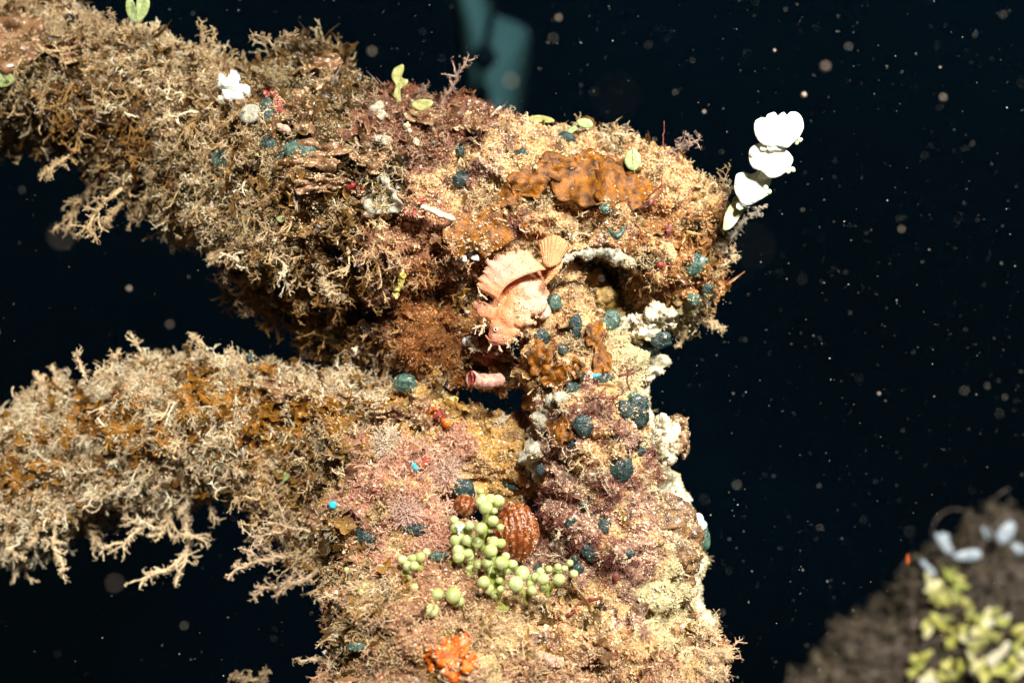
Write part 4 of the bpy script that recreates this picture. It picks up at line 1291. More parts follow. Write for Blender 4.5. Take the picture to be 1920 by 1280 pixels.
# ------------------------------------------------------------------ brown plates on the knot
PG = 'brown alga plates growing on the knot and rope'
for (x, y, rx, ry, lb) in [
    (1090, 346, 50, 42, 'largest golden brown plate with bare smooth face in the middle of the knot'),
    (1150, 345, 36, 44, 'brown plate touching the right side of the largest golden plate'),
    (1196, 358, 26, 32, 'brown plate under the upright green leaf'),
    (1110, 302, 44, 20, 'narrow dark brown plate along the top of the plate row'),
    (1042, 312, 38, 26, 'brown plate at the upper left of the largest golden plate'),
    (990, 342, 36, 30, 'brown plate halfway along the plate row above the fish tail'),
    (952, 368, 26, 20, 'small brown plate at the lower left end of the plate row'),
    (918, 432, 40, 44, 'thick brown plate directly above the pink dorsal fin'),
    (868, 440, 36, 38, 'amber brown plate at the tip of the ivory tube'),
    (986, 426, 9, 9, 'tiny golden scale above the fish tail'),
    (1180, 312, 22, 16, 'small brown plate directly above the upright green leaf')]:
    drape('brown_plate', x, y, rx, ry, M['plate'], None, lb, 'alga plate', PG, which='upper', k=int(R.integers(3, 6)), ruffle=.0006, lift=.0040)
for (x, y, rx, ry, lb, wh) in [
    (1012, 672, 24, 32, 'brown plate on the left edge of the hanging rope below the fish', 'hanging'),
    (1042, 706, 28, 24, 'brown plate under the cream star on the hanging rope', 'hanging'),
    (1002, 752, 22, 26, 'glossy amber plate at the left edge where the lower rope meets', 'hanging'),
    (1118, 628, 20, 26, 'mottled brown plate between two teal sea squirts', 'hanging'),
    (1128, 676, 18, 30, 'brown plate with white grit above the blue streak', 'hanging'),
    (1050, 808, 22, 26, 'dark amber plate beside the pale sponge strip', 'hanging'),
    (1080, 690, 16, 18, 'little brown scale in the middle of the hanging rope', 'hanging')]:
    drape('brown_plate', x, y, rx, ry, M['plate'], None, lb, 'alga plate', PG, which=wh, k=int(R.integers(3, 6)), lift=.0036)
for (x, y, rx, ry, lb, wh) in [
    (786, 772, 22, 32, 'curved brown blade at the right end of the lower left rope', 'lower'),
    (735, 778, 34, 16, 'long brown blade lying along the lower left rope', 'lower'),
    (640, 752, 42, 12, 'dark brown ribbon near the top of the lower left rope', 'lower'),
    (525, 730, 36, 20, 'translucent brown fan blade on top of the lower left rope', 'lower'),
    (330, 880, 28, 32, 'brown triangular blade hanging over the gap in the lower left rope', 'lower'),
    (590, 970, 26, 22, 'golden brown cup blade under the cyan disc', 'lower'),
    (582, 915, 22, 16, 'dark rimmed cup blade just left of the cyan disc', 'lower'),
    (30, 82, 62, 46, 'large dark brown blade in the upper left corner', 'upper'),
    (120, 95, 34, 22, 'brown blade right of the dark corner blade', 'upper'),
    (590, 290, 60, 28, 'olive brown blades below the red tuft on the upper rope', 'upper'),
    (700, 300, 36, 22, 'wrinkled brown blade on top of the upper rope before the knot', 'upper'),
    (600, 345, 44, 20, 'long amber blade along the middle of the upper rope', 'upper'),
    (820, 215, 46, 26, 'pinkish brown frilled blade on the ridge of the knot', 'upper'),
    (880, 230, 32, 20, 'brown frilled blade next to the forked white twig', 'upper'),
    (600, 135, 36, 34, 'brown ruffled blade with a red rim on the hump of the upper rope', 'upper'),
    (560, 210, 30, 40, 'rusty brown blade right of the white shells', 'upper'),
    (716, 372, 34, 38, 'pale cream and brown fan left of the ivory tube', 'upper'),
    (500, 560, 30, 26, 'dark brown blade under the left side of the upper rope', 'upper'),
    (660, 520, 26, 20, 'amber blade in the shade under the upper rope', 'upper')]:
    drape('brown_frond', x, y, rx, ry, M['leafbrown'] if 'pale cream' not in lb else M['whitespg'], None, lb, 'seaweed', 'brown blades on the overgrown ropes', which=wh, k=int(R.integers(2, 5)), lift=.0035, ruffle=.003, wob=.25)

# lobed brown thallus on the right of the hanging rope
lb_ = empty('lobed_alga', P(1250, 1010, .49), 'large lobed brown alga sticking out right of the hanging rope', 'seaweed')
for (x, y, r, d) in [(1215, 968, 34, .497), (1250, 955, 26, .497), (1276, 975, 28, .496), (1292, 1002, 22, .495), (1245, 1000, 42, .494), (1288, 1035, 24, .494), (1262, 1045, 38, .492), (1290, 1062, 16, .493), (1278, 1084, 20, .493), (1225, 1060, 44, .492), (1248, 1092, 22, .491), (1180, 1040, 34, .494), (1200, 1000, 30, .492)]:
    V = ICO[4][0] * (1 + .16 * fbm(ICO[4][0] * 2 + R.uniform(0, 30, 3), 1.4, 3))[:, None]
    V = V * np.array([1, .40, .95]) * r * 1.22 * K * d
    V = V + unit(V) * (fbm(V + x, 420, 3, 4) * .0007)[:, None]
    lo_ = mesh('lobe', V + P(x, y, d), ICO[4][1], M['lobe'] if 'lobe' in M else M.setdefault('lobe', mat('lobed_brown', (.07, .028, .010), (.32, .17, .07), 330, .4, 1., 900, spots=(.60, .48, .36), spotscale=900, spot_t=.14, coat=.25)), lb_)
    dust_on(lo_, V + P(x, y, d), ICO[4][1], 1.8e6, .2)
mb = MB()
for l in ([(1195, 1010), (1235, 992), (1275, 985)], [(1170, 1075), (1215, 1050), (1270, 1040)], [(1180, 1030), (1215, 1010), (1240, 1008)]):
    V, T = tube(smoothpath([P(x, y, .4835 + .0035 * i) for i, (x, y) in enumerate(l)], 6), 4.5 * K * .5, 7, .3); mb.add(V, T)
mb.build('rib', M['lobe'], lb_)

# ------------------------------------------------------------------ sea squirts
for (x, y, rx, ry, lb, pale) in SQ:
    h, n, ok = hit(x, y)
    if x == 1318: h = P(x, y, .535)
    if x == 1327: h = P(x, y, .53)
    d = h[1]
    c = off_cam(h, .0016)
    m_ = M['tealpale' if pale else 'teal']
    V, F = ICO[4]
    V = V * (1 + .3 * fbm(V * 1.0 + R.uniform(0, 50, 3), 1.3, 3, gain=.4))[:, None]
    V = V * np.array([rx, min(rx, ry) * .5, ry]) * K * d * 1.15
    o = mesh('sea_squirt', V + c, F, m_)
    tag(o, lb, 'sea squirt', 'teal sea squirts on the ropes')
    dust_on(o, V + c, F, 1.6e6, .02 if pale else .06, size=.8)
    for k_ in range(2 if min(rx, ry) < 12 else 3):
        a_ = R.uniform(0, 6.28); rr = R.uniform(.2, .55)
        q = c + np.array([math.cos(a_) * rr * rx, -min(rx, ry) * .55 * math.sqrt(1 - rr * rr), math.sin(a_) * rr * ry]) * K * d
        rg = .22 * min(rx, ry) * K * d
        ring = np.array([q + np.array([math.cos(b), 0, math.sin(b)]) * rg for b in np.linspace(0, 6.283, 12)])
        V, T = tube(ring, rg * .22, 5)
        mesh('siphon', V, T, m_, o)
for (x, y, r, lb) in [(632, 849, 9, 'round bright cyan disc on the lower left rope'), (624, 946, 8, 'cyan disc with a white edge below the round one')]:
    h, n, ok = hit(x, y)
    o = pillow('cyan_disc', lobed(x, y, r, r * .95, 3, .04), h[1] - .005, .0015, M['cyan'])
    tag(o, lb, 'sea squirt')
for l, lb in [([(1099, 706), (1112, 700), (1128, 701), (1122, 706), (1108, 710), (1100, 713)], 'cyan streak above the nearly black sea squirt'), ([(768, 862), (774, 862), (781, 872), (784, 882), (777, 880), (770, 872)], 'small cyan leaf shape in the pink fluff'), ([(1225, 812), (1230, 818), (1236, 832), (1231, 832), (1226, 824)], 'cyan fleck on the edge of the white lumps')]:
    h, n, ok = hit(*l[2])
    tag(pillow('cyan_fleck', l, h[1] - .005, .001, M['cyan']), lb, 'sea squirt')

# ------------------------------------------------------------------ leaves
def leaf(outline, d, material, label, thick=.0009, vein=None):
    o = pillow('green_leaf', outline, d, thick, material, curl=-.06, wav=.08)
    tag(o, label, 'leaf')
    if vein:
        V, T = tube(smoothpath([P(x, y, d - thick * .75) for x, y in vein], 4), .6 * K * d, 5)
        mesh('vein', V, T, M['leafgreen'], o)


h = hit(1187, 300)[0][1] - .008
leaf([(1187, 277), (1194, 282), (1201, 293), (1202, 305), (1197, 315), (1188, 320), (1178, 316), (1171, 305), (1173, 290), (1180, 282)], h, M['leafgreen'], 'upright oval pale green leaf on the brown plates', .0012, [(1187, 278), (1187, 300), (1190, 326)])
h = .545
leaf([(236, 4), (244, -6), (252, 6), (257, 25), (257, 42), (248, 40), (238, 26)], h, M['leafgreen'], 'left green leaf of the pair at the top edge')
leaf([(257, -4), (268, -10), (280, 0), (279, 18), (270, 34), (258, 42), (255, 20)], h - .003, M['leafgreen'], 'right serrated green leaf of the pair at the top edge', .0009, [(272, -4), (264, 20), (256, 44)])
leaf([(-12, 140), (4, 135), (22, 140), (27, 150), (18, 160), (2, 164), (-14, 158)], hit(10, 150)[0][1] - .006, M['leafgreen'], 'small green leaf cut by the left edge')
leaf([(738, 130), (746, 124), (756, 121), (757, 132), (752, 142), (757, 148), (765, 150), (762, 160), (752, 166), (748, 178), (752, 190), (740, 192), (738, 176), (742, 160), (734, 145)], .545, M['olive'], 'knobbly olive green alga standing on the upper rope')
leaf([(1056, 253), (1066, 242), (1082, 234), (1090, 236), (1078, 246), (1066, 256), (1060, 262)], hit(1075, 250)[0][1] - .004, M['leafgreen'], 'curled green ribbon on top of the knot')
leaf([(1082, 226), (1095, 222), (1108, 226), (1112, 238), (1098, 240), (1086, 236)], .54, M['leafgreen'], 'green flap on the skyline of the knot')
leaf([(985, 222), (1010, 216), (1035, 222), (1038, 230), (1010, 230), (990, 232)], .545, M['olive'], 'flat grey green flap on the skyline left of the curled ribbon')
leaf([(517, 409), (526, 404), (534, 408), (530, 417), (522, 416)], hit(525, 410)[0][1] - .006, M['leafgreen'], 'tiny vivid green leaf in the tangled tan twigs')
leaf([(520, 880), (535, 885), (546, 892), (538, 900), (525, 904), (518, 894)], hit(532, 892)[0][1] - .005, M['leafgreen'], 'pale green scrap on the lower left rope')
leaf([(770, 195), (790, 186), (812, 190), (806, 202), (786, 208)], .53, M['olive'], 'olive leaf lying on the frilled ridge')

# ------------------------------------------------------------------ shells, sponges, tubes
lump('crumpled_shell', [(415, 150, 8), (430, 158, 12), (445, 168, 11), (428, 178, 11), (420, 190, 7), (446, 182, 9), (438, 146, 8), (456, 172, 6)], M['white'], 'crumpled bright white shell on the upper left rope', 'shell', amp=.0012, voxel=.0006, lift=.006, nf=1.4)
sh = pillow('round_shell', [(452, 205), (462, 197), (478, 196), (488, 205), (484, 222), (474, 231), (460, 232), (450, 222)], hit(466, 214)[0][1] - .006, .003, M['whitespg'])
tag(sh, 'round whitish shell below the crumpled one', 'shell')
lump('ivory_tube', [(793 + i * 5.5, 389 + i * 2.1, 5.6 + .7 * math.sin(i * 2.5), hit(815, 400, which='upper')[0][1] - .008) for i in range(11)], M['ivory'], 'bright ivory tube pointing at the amber plate', 'worm tube', amp=.0003, voxel=.0005)
lump('red_sponge', [(755, 396, 8), (768, 400, 10), (782, 400, 9), (792, 393, 6)], M['red'], 'dark red sponge left of the ivory tube', 'sponge', lift=.004, amp=.001)
lump('red_sponge', [(786, 378, 6), (793, 376, 5)], M['red'], 'tiny red sponge above the ivory tube', 'sponge', lift=.004, amp=.0006)
lump('red_sponge', [(662, 352, 9), (672, 356, 8), (680, 352, 6)], M['red'], 'dull red sponge beside the cream fan', 'sponge', lift=.004, amp=.001)
lump('red_sponge', [(620, 128, 9), (628, 140, 9), (634, 152, 7)], M['red'], 'red orange crust on the hump of the upper rope', 'sponge', lift=.006, amp=.0012)
lump('red_sponge', [(505, 175, 9), (515, 190, 12), (524, 205, 11), (530, 188, 8), (522, 222, 8)], M['red'], 'rust red tuft right of the white shells', 'sponge', lift=.005, amp=.0016)
lump('red_sponge', [(925, 655, 14), (940, 662, 14), (915, 668, 10)], M['red'], 'deep red sponge under the chin of the fish', 'sponge', lift=.002, amp=.0012)
lump('red_sponge', [(822, 778, 8), (832, 786, 8)], M['red'], 'red and orange spot on the lower rope near the junction', 'sponge', lift=.004, amp=.001)
lump('red_sponge', [(795, 868, 8), (800, 876, 7)], M['red'], 'red blob behind the pink sticks', 'sponge', lift=.005, amp=.001)
lump('red_sponge', [(1237, 497, 6), (1243, 500, 5)], M['red'], 'small red blob right of the spiky sea squirt', 'sponge', lift=.003, amp=.0005)
lump('orange_sponge', [(842, 1222, 19), (825, 1235, 14), (868, 1205, 15), (815, 1218, 8), (862, 1228, 13), (880, 1240, 13), (845, 1262, 10), (876, 1212, 11)], M['orange'], 'vivid orange sponge at the bottom of the mass', 'sponge', lift=.003, amp=.0024, nf=1.2)
lump('orange_crust', [(800, 770, 7), (812, 766, 7), (838, 792, 6)], M['orange'], 'orange crust at the top edge of the lower rope', 'sponge', lift=.003, amp=.001)
lump('yellow_sponge', [(741, 552, 7), (742, 543, 8), (747, 534, 8), (751, 526, 7), (753, 518, 6)], M['yellow'], 'yellow finger sponge in the olive fuzz', 'sponge', lift=.007, amp=.0006, voxel=.0005)
lump('pink_crust', [(700, 560, 18), (712, 550, 16), (690, 572, 12), (724, 560, 10)], M['pinkskin'], 'pink coralline crust on the shaded side of the knot', 'crust', lift=.002, amp=.0014)
lump('pink_crust', [(1012 + i * 8, 1228 + i * 4, 7) for i in range(5)], M['pinkskin'], 'salmon pink ridge at the bottom edge right of the orange sponge', 'crust', lift=.005, amp=.0012)
lump('pink_shell', [(524, 238, 6), (532, 242, 7), (540, 246, 5)], M['pinkskin'], 'tiny pink shell below the rust red tuft', 'shell', lift=.006, amp=.0004)
# red mouthed tube sponge
ts = empty('tube_sponge', P(905, 712, .52), 'pinkish tube sponge with a red mouth hanging in the dark gap', 'sponge')
pts = smoothpath([P(x, y, d) for x, y, d in [(938, 712, .515), (918, 715, .511), (898, 714, .507), (884, 710, .503)]], 5)
V, T = tube(pts, np.linspace(13, 14, len(pts)) * K * .51, 14, .14, cap=False)
o = mesh('tube_wall', V, T, M['pinkskin'], ts)
md = o.modifiers.new('thickness', 'SOLIDIFY'); md.thickness = .0009
V, T = tube(np.array([pts[-1] + np.array([-.0002, -.0004, 0]) + np.array([math.cos(a) * .25, -math.cos(a) * .5, math.sin(a)]) * 13 * K * .5 for a in np.linspace(0, 6.283, 18)]), 2.6 * K * .5, 6, .35)
mesh('red_mouth', V, T, M['red'], ts)
lump('sponge_strip', [(1022, 768, 10), (1012, 785, 12), (1006, 805, 13), (1003, 825, 14), (1000, 845, 18), (985, 858, 14), (1002, 868, 15), (1008, 890, 10), (976, 866, 7)], M['whitespg'], 'pale bluish white sponge strip along the left edge of the hanging rope', 'sponge', lift=.001, amp=.001, which='hanging')
lump('sponge_strip', [(1040, 752, 12), (1056, 748, 11), (1028, 758, 9)], M['whitespg'], 'pale green grey sponge patch above the dark amber plate', 'sponge', lift=.001, amp=.001, which='hanging')
lump('white_lumps', [(1245, 790, 12, .525), (1255, 808, 14, .525), (1248, 828, 13, .524), (1262, 840, 12, .525), (1242, 850, 12, .525), (1255, 862, 11, .526), (1238, 812, 12, .526), (1232, 868, 8, .528)], M['chalk'], 'knobbly chalk white lumps on the right edge of the hanging rope', 'coral', amp=.0012)
lump('brown_frill', [(1272, 795, 10, .53), (1282, 800, 8, .53), (1278, 820, 8, .53), (1284, 845, 9, .532), (1272, 838, 8, .53)], M['leafbrown'], 'brown frill on the outer side of the chalk white lumps', 'seaweed', amp=.002, nf=1.6)
lump('white_ball', [(1305, 978, 16, .53), (1312, 985, 12, .53), (1298, 975, 11, .53)], M['white'], 'smooth white ball peeking out behind the lobed brown alga', 'sponge', amp=.0003)
lump('yellow_lump', [(1200, 600, 16, .515), (1222, 600, 18, .514), (1240, 588, 16, .514), (1215, 620, 18, .516), (1190, 618, 14, .52), (1244, 606, 12, .516), (1178, 600, 10, .522)], M['chalk'], 'pale yellow knobbly lump hanging beneath the knot', 'coral', amp=.002)
lump('cream_skirt', [(1200, 690, 20, .53), (1215, 705, 16, .53), (1190, 712, 16, .53), (1226, 690, 12, .53), (1204, 728, 8, .53), (1180, 690, 16, .53), (1232, 680, 8, .53)], M['chalk'], 'cream ragged crust below the dark teal sea squirt', 'crust', amp=.002)
lump('ochre_hollow', [(1130, 560, 22, .538), (1150, 590, 22, .536), (1165, 620, 20, .534), (1160, 650, 20, .532), (1175, 665, 20, .532), (1110, 530, 20, .542)], mat('ochre', (.46, .26, .05), (.74, .52, .20), 150, .5, .5, 500), 'ochre crust lining the hollow under the knot', 'crust', amp=.0015)
lip_ = lump('cavity_lip', [(1052 + i * 9, 486 - 16 * math.sin(i / 14 * 3.0) + i * .6, 8 + 2.5 * math.sin(i * 1.3) + (i > 7) * 3, .499 + .0003 * i) for i in range(15)], M['whitespg'], 'pale smooth lip overhanging the dark cavity right of the fish tail', 'sponge', amp=.0009)
V, T = tube(smoothpath([P(x, y, d) for x, y, d in [(1141, 428, .492), (1148, 438, .489), (1156, 443, .487), (1164, 438, .487), (1172, 424, .489)]], 5), np.interp(np.arange(21), [0, 10, 20], [2.5, 7.5, 3]) * K * .49, 9, .06)
tag(mesh('curled_tube', V, T, M['tealpale']), 'grey green curled worm tube above the pale lip', 'worm tube')
lump('film_scrap', [(858, 486, 6), (868, 484, 6), (884, 476, 8), (890, 482, 6)], M['clear'], 'glassy colourless scrap under the thick brown plate', 'shell fragment', lift=.004, amp=.0012, voxel=.0005)
lump('film_scrap', [(876, 640, 6), (884, 636, 6), (880, 632, 5)], M['clear'], 'pale angular scrap left of the fish head', 'shell fragment', lift=.004, amp=.0012, voxel=.0005)
lump('stone_chip', [(706 + i * 5, 262 + i * 1.5, 9 - .6 * abs(i - 3)) for i in range(6)], M['whitespg'], 'stout beige shell chip on the ridge left of the maroon fuzz', 'shell fragment', lift=.006, amp=.0005)
lump('stone_chip', [(762 + i * 3.2, 238 + i * 5, 5) for i in range(7)], M['chalk'], 'slanting ivory shard in the maroon fuzz', 'shell fragment', lift=.006, amp=.0004, voxel=.0005)
lump('stone_chip', [(706, 208, 10), (716, 216, 9), (712, 200, 7)], M['whitespg'], 'upright beige chip on the skyline left of the olive alga', 'shell fragment', lift=.004, amp=.001)
V1, T1 = tube(smoothpath([P(917, 228, .535), P(924, 214, .533), P(938, 200, .532)], 4), np.linspace(2.2, 1.4, 9) * K * .53, 6, .2)
V2, T2 = tube(smoothpath([P(928, 230, .535), P(931, 215, .533), P(939, 200, .532)], 4), np.linspace(2.2, 1.4, 9) * K * .53, 6, .2)
tag(MB().add(V1, T1).add(V2, T2).build('forked_twig', M['ivory']), 'forked white twig on the skyline of the knot', 'twig')
V, T = tube(smoothpath([P(805, 878, .474), P(815, 865, .473), P(828, 852, .472)], 4), np.linspace(1.8, 2.6, 9) * K * .47, 6, .1)
V2, T2 = tube(smoothpath([P(790, 898, .474), P(806, 880, .473), P(818, 868, .472)], 4), np.linspace(1.8, 2.2, 9) * K * .47, 6, .1)
tag(MB().add(V, T).add(V2, T2).build('pink_sticks', M['pinkskin']), 'pair of thin pink sticks in the pink fluff', 'twig')
# spiky fringe round one squirt
h0 = hit(1180, 513)[0]
mb = MB()
for a_ in np.linspace(0, 6.28, 22):
    q = h0 + np.array([math.cos(a_) * 15, -1, math.sin(a_) * 15]) * K * .5
    grow(mb, q, np.array([math.cos(a_), -.5, math.sin(a_)]), R.uniform(8, 15) * K * .5, .9 * K * .5, 0, .2, .3, (.80, .66, .50))
tag(mb.build('spike_ring', M['turf']), 'ring of cream spikes round the teal sea squirt beside the cavity', 'seaweed')
for (x, y, s_, lb) in [(1022, 732, 17, 'cream star shaped tuft on the brown plate of the hanging rope'), (1010, 746, 9, 'small cream tuft left below the cream star'), (893, 652, 12, 'pale star tuft just left of the deep red sponge'), (945, 790, 16, 'cream tuft at the junction of the lower rope')]:
    h0 = off_cam(hit(x, y)[0], .004)
    mb = MB()
    for i in range(14):
        v = unit(R.normal(size=3) * (1, .6, 1) + (0, -.3, 0))
        grow(mb, h0, v, s_ * R.uniform(.6, 1.1) * K * .5, 1.5 * K * .5, 1, .3, .5, (.84, .70, .50), sides=4)
    tag(mb.build('cream_tuft', M['turf']), lb, 'seaweed', 'cream tufts near the fish')
# beige fluff ball at the bottom, pink fluff ball
for (x, y, r, c, lb, wd) in [(935, 1185, 44, (.82, .60, .36), 'soft beige fluffy tuft above the orange sponge', .0), (835, 880, 42, (.78, .54, .42), 'pink feathery tuft above the sea grapes', 0), (725, 830, 34, (.80, .64, .48), 'pale pink feathery tuft at the top left of the mass', 0), (760, 960, 36, (.74, .50, .40), 'dusty pink feathery tuft left of the sea grapes', 0)]:
    h0 = hit(x, y)[0]
    mb = MB()
    hp = P(x, y, h0[1]) 
    for i in range(700):
        v = unit(R.normal(size=3) + (0, -.7, 0.1))
        b0 = hp + v * r * K * .5 * R.uniform(.0, .35)
        t_ = np.linspace(0, 1, 5)[:, None]
        L = r * K * .49 * R.uniform(.3, .9)
        pts = b0 + v * L * t_ + R.normal(size=3) * L * .25 * t_ ** 2
        V, T = tube(pts, np.array([1., .9, .8, .6, .35]) * .6 * K * .5, 3, .3, cap=False)
        mb.add(V, T, np.array(c) * R.uniform(.75, 1.15))
        for q_ in range(4):
            gv, gf, gc = GR[R.integers(8)]
            mb.add(gv * R.uniform(.8, 1.6) * K * .5 + pts[R.integers(1, 5)], gf, np.array(c) * R.uniform(.8, 1.2))
    tag(mb.build('feathery_tuft', M['turf'], smooth=False), lb, 'seaweed', 'feathery tufts on the overgrown mass')

# ------------------------------------------------------------------ sprigs against the dark water
C1 = sat((.60, .46, .30), 1.3); C2 = sat((.76, .61, .43), 1.3); C3 = sat((.42, .31, .20), 1.2); CM = (.24, .07, .05); CP = sat((.70, .54, .39), 1.3)
GS = 'crumbly sprigs fringing the ropes'
SP = [
    (190, 330, 130, 415, C1, 9, 2, 'tan sprig hanging below the upper left rope, leftmost of the long ones', 'upper'), (225, 350, 150, 440, C1, 9, 2, 'longest tan sprig hanging below the upper left rope', 'upper'), (250, 360, 200, 420, C1, 8, 2, 'tan sprig curling right of the longest hanging one', 'upper'),
    (130, 290, 88, 320, C1, 7, 2, 'short tan sprig at the lower edge near the left border', 'upper'), (280, 370, 245, 410, C1, 7, 2, 'stubby tan sprig before the bay in the upper rope', 'upper'), (440, 460, 392, 482, C1, 7, 2, 'sideways tan sprig below the upper rope bay', 'upper'), (480, 500, 470, 535, C1, 8, 2, 'tan sprig pointing down near the shaded clump', 'upper'),
    (600, 500, 640, 556, C2, 10, 2, 'trumpet shaped dusty frond in front of the shaded underside', 'upper'), (570, 610, 572, 662, C3, 8, 2, 'dark curled frond at the lowest point of the shaded clump', 'upper'), (650, 620, 668, 650, C1, 7, 1, 'small sprig right of the hanging teal sea squirt', 'upper'), (520, 560, 462, 585, C3, 8, 2, 'dark sprig stretching left from the shaded clump', 'upper'),
    (190, 70, 168, 20, C3, 7, 1, 'lone stubby sprig on the skyline left of the green leaves', 'upper'), (225, 60, 205, 22, C3, 7, 1, 'dim forked sprig behind the green leaves', 'upper'), (380, 110, 377, 45, C1, 5, 1, 'thin upright sprig on the upper skyline', 'upper'), (395, 100, 402, 55, C1, 6, 1, 'second thin upright sprig on the upper skyline', 'upper'),
    (516, 110, 510, 84, C3, 6, 0, 'stem of the little Y shaped sprig above the hump', 'upper'), (512, 86, 476, 66, C3, 6, 1, 'left arm of the little Y shaped sprig', 'upper'), (512, 86, 550, 64, C3, 6, 1, 'right arm of the little Y shaped sprig', 'upper'),
    (820, 205, 872, 116, (.34, .22, .17), 10, 1, 'dusty purple brown rod leaning right above the ridge', 'upper'), (775, 190, 800, 160, (.30, .20, .14), 7, 1, 'short brown rod left of the leaning one', 'upper'), (690, 200, 700, 172, C3, 6, 1, 'tiny dim sprig left of the olive alga', 'upper'),
    (1215, 275, 1165, 250, C2, 6, 2, 'cream bushy sprig on the upper right skyline of the knot', 'upper'), (1245, 290, 1308, 262, (.46, .32, .24), 5, 2, 'horizontal maroon and cream sprig at the top right of the knot', 'upper'), (1247, 278, 1247, 228, CM, 3, 0, 'upright maroon spine at the top right of the knot', 'upper'), (1270, 292, 1280, 305, CM, 4, 1, 'small drooping maroon sprig at the top right of the knot', 'upper'),
    (1310, 590, 1350, 618, C2, 5, 2, 'white tipped sprig at the lower right of the knot', 'upper'), (1350, 500, 1375, 470, C2, 7, 2, 'grey cream sprig at the right rim of the knot', 'upper'), (1290, 605, 1275, 640, C1, 6, 2, 'sprig hanging from the lower right of the knot', 'upper'),
    (270, 690, 249, 632, C2, 8, 1, 'tall single sprig on the crest of the lower left rope', 'lower'), (165, 715, 144, 660, C2, 8, 1, 'hooked sprig on the crest left of the tall single one', 'lower'), (170, 720, 212, 678, C2, 8, 2, 'forked sprig touching the hooked one', 'lower'), (90, 740, 70, 706, C2, 9, 2, 'leftmost sprig on the crest of the lower left rope', 'lower'), (115, 725, 98, 690, C2, 6, 1, 'thin sprig between the hooked and the leftmost one', 'lower'),
    (375, 670, 365, 634, C2, 10, 2, 'broad sprig at the highest point of the lower left rope', 'lower'), (440, 670, 432, 655, C2, 6, 1, 'low sprig right of the highest point', 'lower'),
    (110, 960, 120, 1060, C2, 12, 2, 'thick cream sprig hanging down from the lower left rope', 'lower'), (150, 960, 180, 1020, C2, 10, 2, 'cream sprig right of the thick hanging one', 'lower'), (20, 980, 30, 1040, C2, 12, 2, 'cream sprig hanging at the left border', 'lower'), (60, 970, 60, 1020, C2, 9, 2, 'short cream sprig near the left border', 'lower'),
    (330, 930, 215, 1020, C2, 13, 2, 'left arm of the big ragged frond below the lower left rope', 'lower'), (325, 935, 285, 1080, C2, 14, 2, 'long drooping arm of the big ragged frond', 'lower'), (320, 920, 300, 1000, C2, 13, 2, 'middle arm of the big ragged frond', 'lower'), (360, 930, 350, 1000, C2, 9, 2, 'right arm of the big ragged frond', 'lower'), (400, 915, 405, 975, C2, 7, 1, 'white tipped frond right of the gap', 'lower'),
    (560, 1040, 448, 1065, CP, 12, 2, 'pointed frond reaching left below the lower rope', 'lower'), (570, 1060, 490, 1105, CP, 12, 2, 'ragged frond under the pointed one', 'lower'), (600, 1060, 540, 1090, CP, 10, 2, 'shaded frond right of the ragged one', 'lower'), (600, 1000, 480, 1010, CP, 9, 2, 'frond above the pointed one', 'lower'),
    (640, 1180, 615, 1115, CP, 9, 1, 'upright sprig at the left edge of the bottom mass', 'base'), (625, 1240, 560, 1242, CP, 9, 1, 'sprig pointing left at the foot of the mass', 'base'), (640, 1160, 660, 1130, CP, 6, 1, 'little sprig beside the upright left one', 'base'),
    (1300, 1200, 1346, 1155, C2, 4, 1, 'slender sprig rising at the right of the bottom mass', 'base'), (1300, 1215, 1365, 1225, C2, 5, 2, 'sprig pointing right at the bottom', 'base'), (1295, 1230, 1355, 1258, C2, 5, 2, 'lowest sprig at the right of the mass', 'base'), (1290, 1190, 1330, 1185, C2, 5, 2, 'short sprig under the slender one', 'base'),
    (1200, 392, 1240, 325, CM, 5, 0, 'long maroon spike leaning across the knot', 'upper'), (1215, 368, 1244, 345, CM, 4, 0, 'short maroon spike branching off the long one', 'upper'), (1160, 705, 1190, 683, CM, 5, 0, 'thick maroon spike at the right edge of the hanging rope', 'hanging'), (1180, 730, 1198, 695, CM, 4, 1, 'forked maroon spike beside the nearly black sea squirt', 'hanging'), (1125, 745, 1175, 728, CM, 4, 1, 'lying maroon spike under the nearly black sea squirt', 'hanging'),
    (480, 1275, 440, 1268, C3, 9, 2, 'dim sprig cut by the bottom edge, left arm', 'base'), (480, 1280, 500, 1262, C3, 9, 2, 'dim sprig cut by the bottom edge, right arm', 'base')]
for (x0, y0, x1, y1, c, th, lev, lb, wh) in SP:
    mar = c is CM
    sprig('maroon_spike' if mar else 'algae_sprig', (x0, y0), (x1, y1), lb, 'seaweed', c, th * (.8 if mar else .55), lev, None if mar else GS, which=wh, crumbs=not mar, dd=-.003, depth=.56 if (y0 > 1270) else (hit(x0, y0, which=wh)[0][1] - (.006 if mar else 0)))
# bottom-left far scrap
# dark red blades on the knot
for l, lb in [([(1241, 442), (1250, 428), (1256, 418), (1262, 424), (1258, 436), (1248, 446)], 'dark red blade on the right of the knot'), ([(1215, 378), (1222, 372), (1225, 380), (1218, 386)], 'round dark red blade at the root of the maroon spike'), ([(1150, 1070 + 5), (1158, 1072), (1162, 1082), (1156, 1090), (1149, 1084)], 'round maroon disc low on the hanging rope')]:
    tag(pillow('red_frond', l, hit(*l[1])[0][1] - .004, .0012, M['maroon']), lb, 'seaweed')
V, T = tube(smoothpath([P(x, y, hit(x, y)[0][1] - .0035) for x, y in [(1046, 1158), (1070, 1150), (1085, 1132), (1110, 1124), (1130, 1120)]], 5), 3.2 * K * .48, 6, .5)
tag(mesh('maroon_vine', V, T, M['maroon']), 'maroon vine winding over the sand right of the sea grapes', 'seaweed')

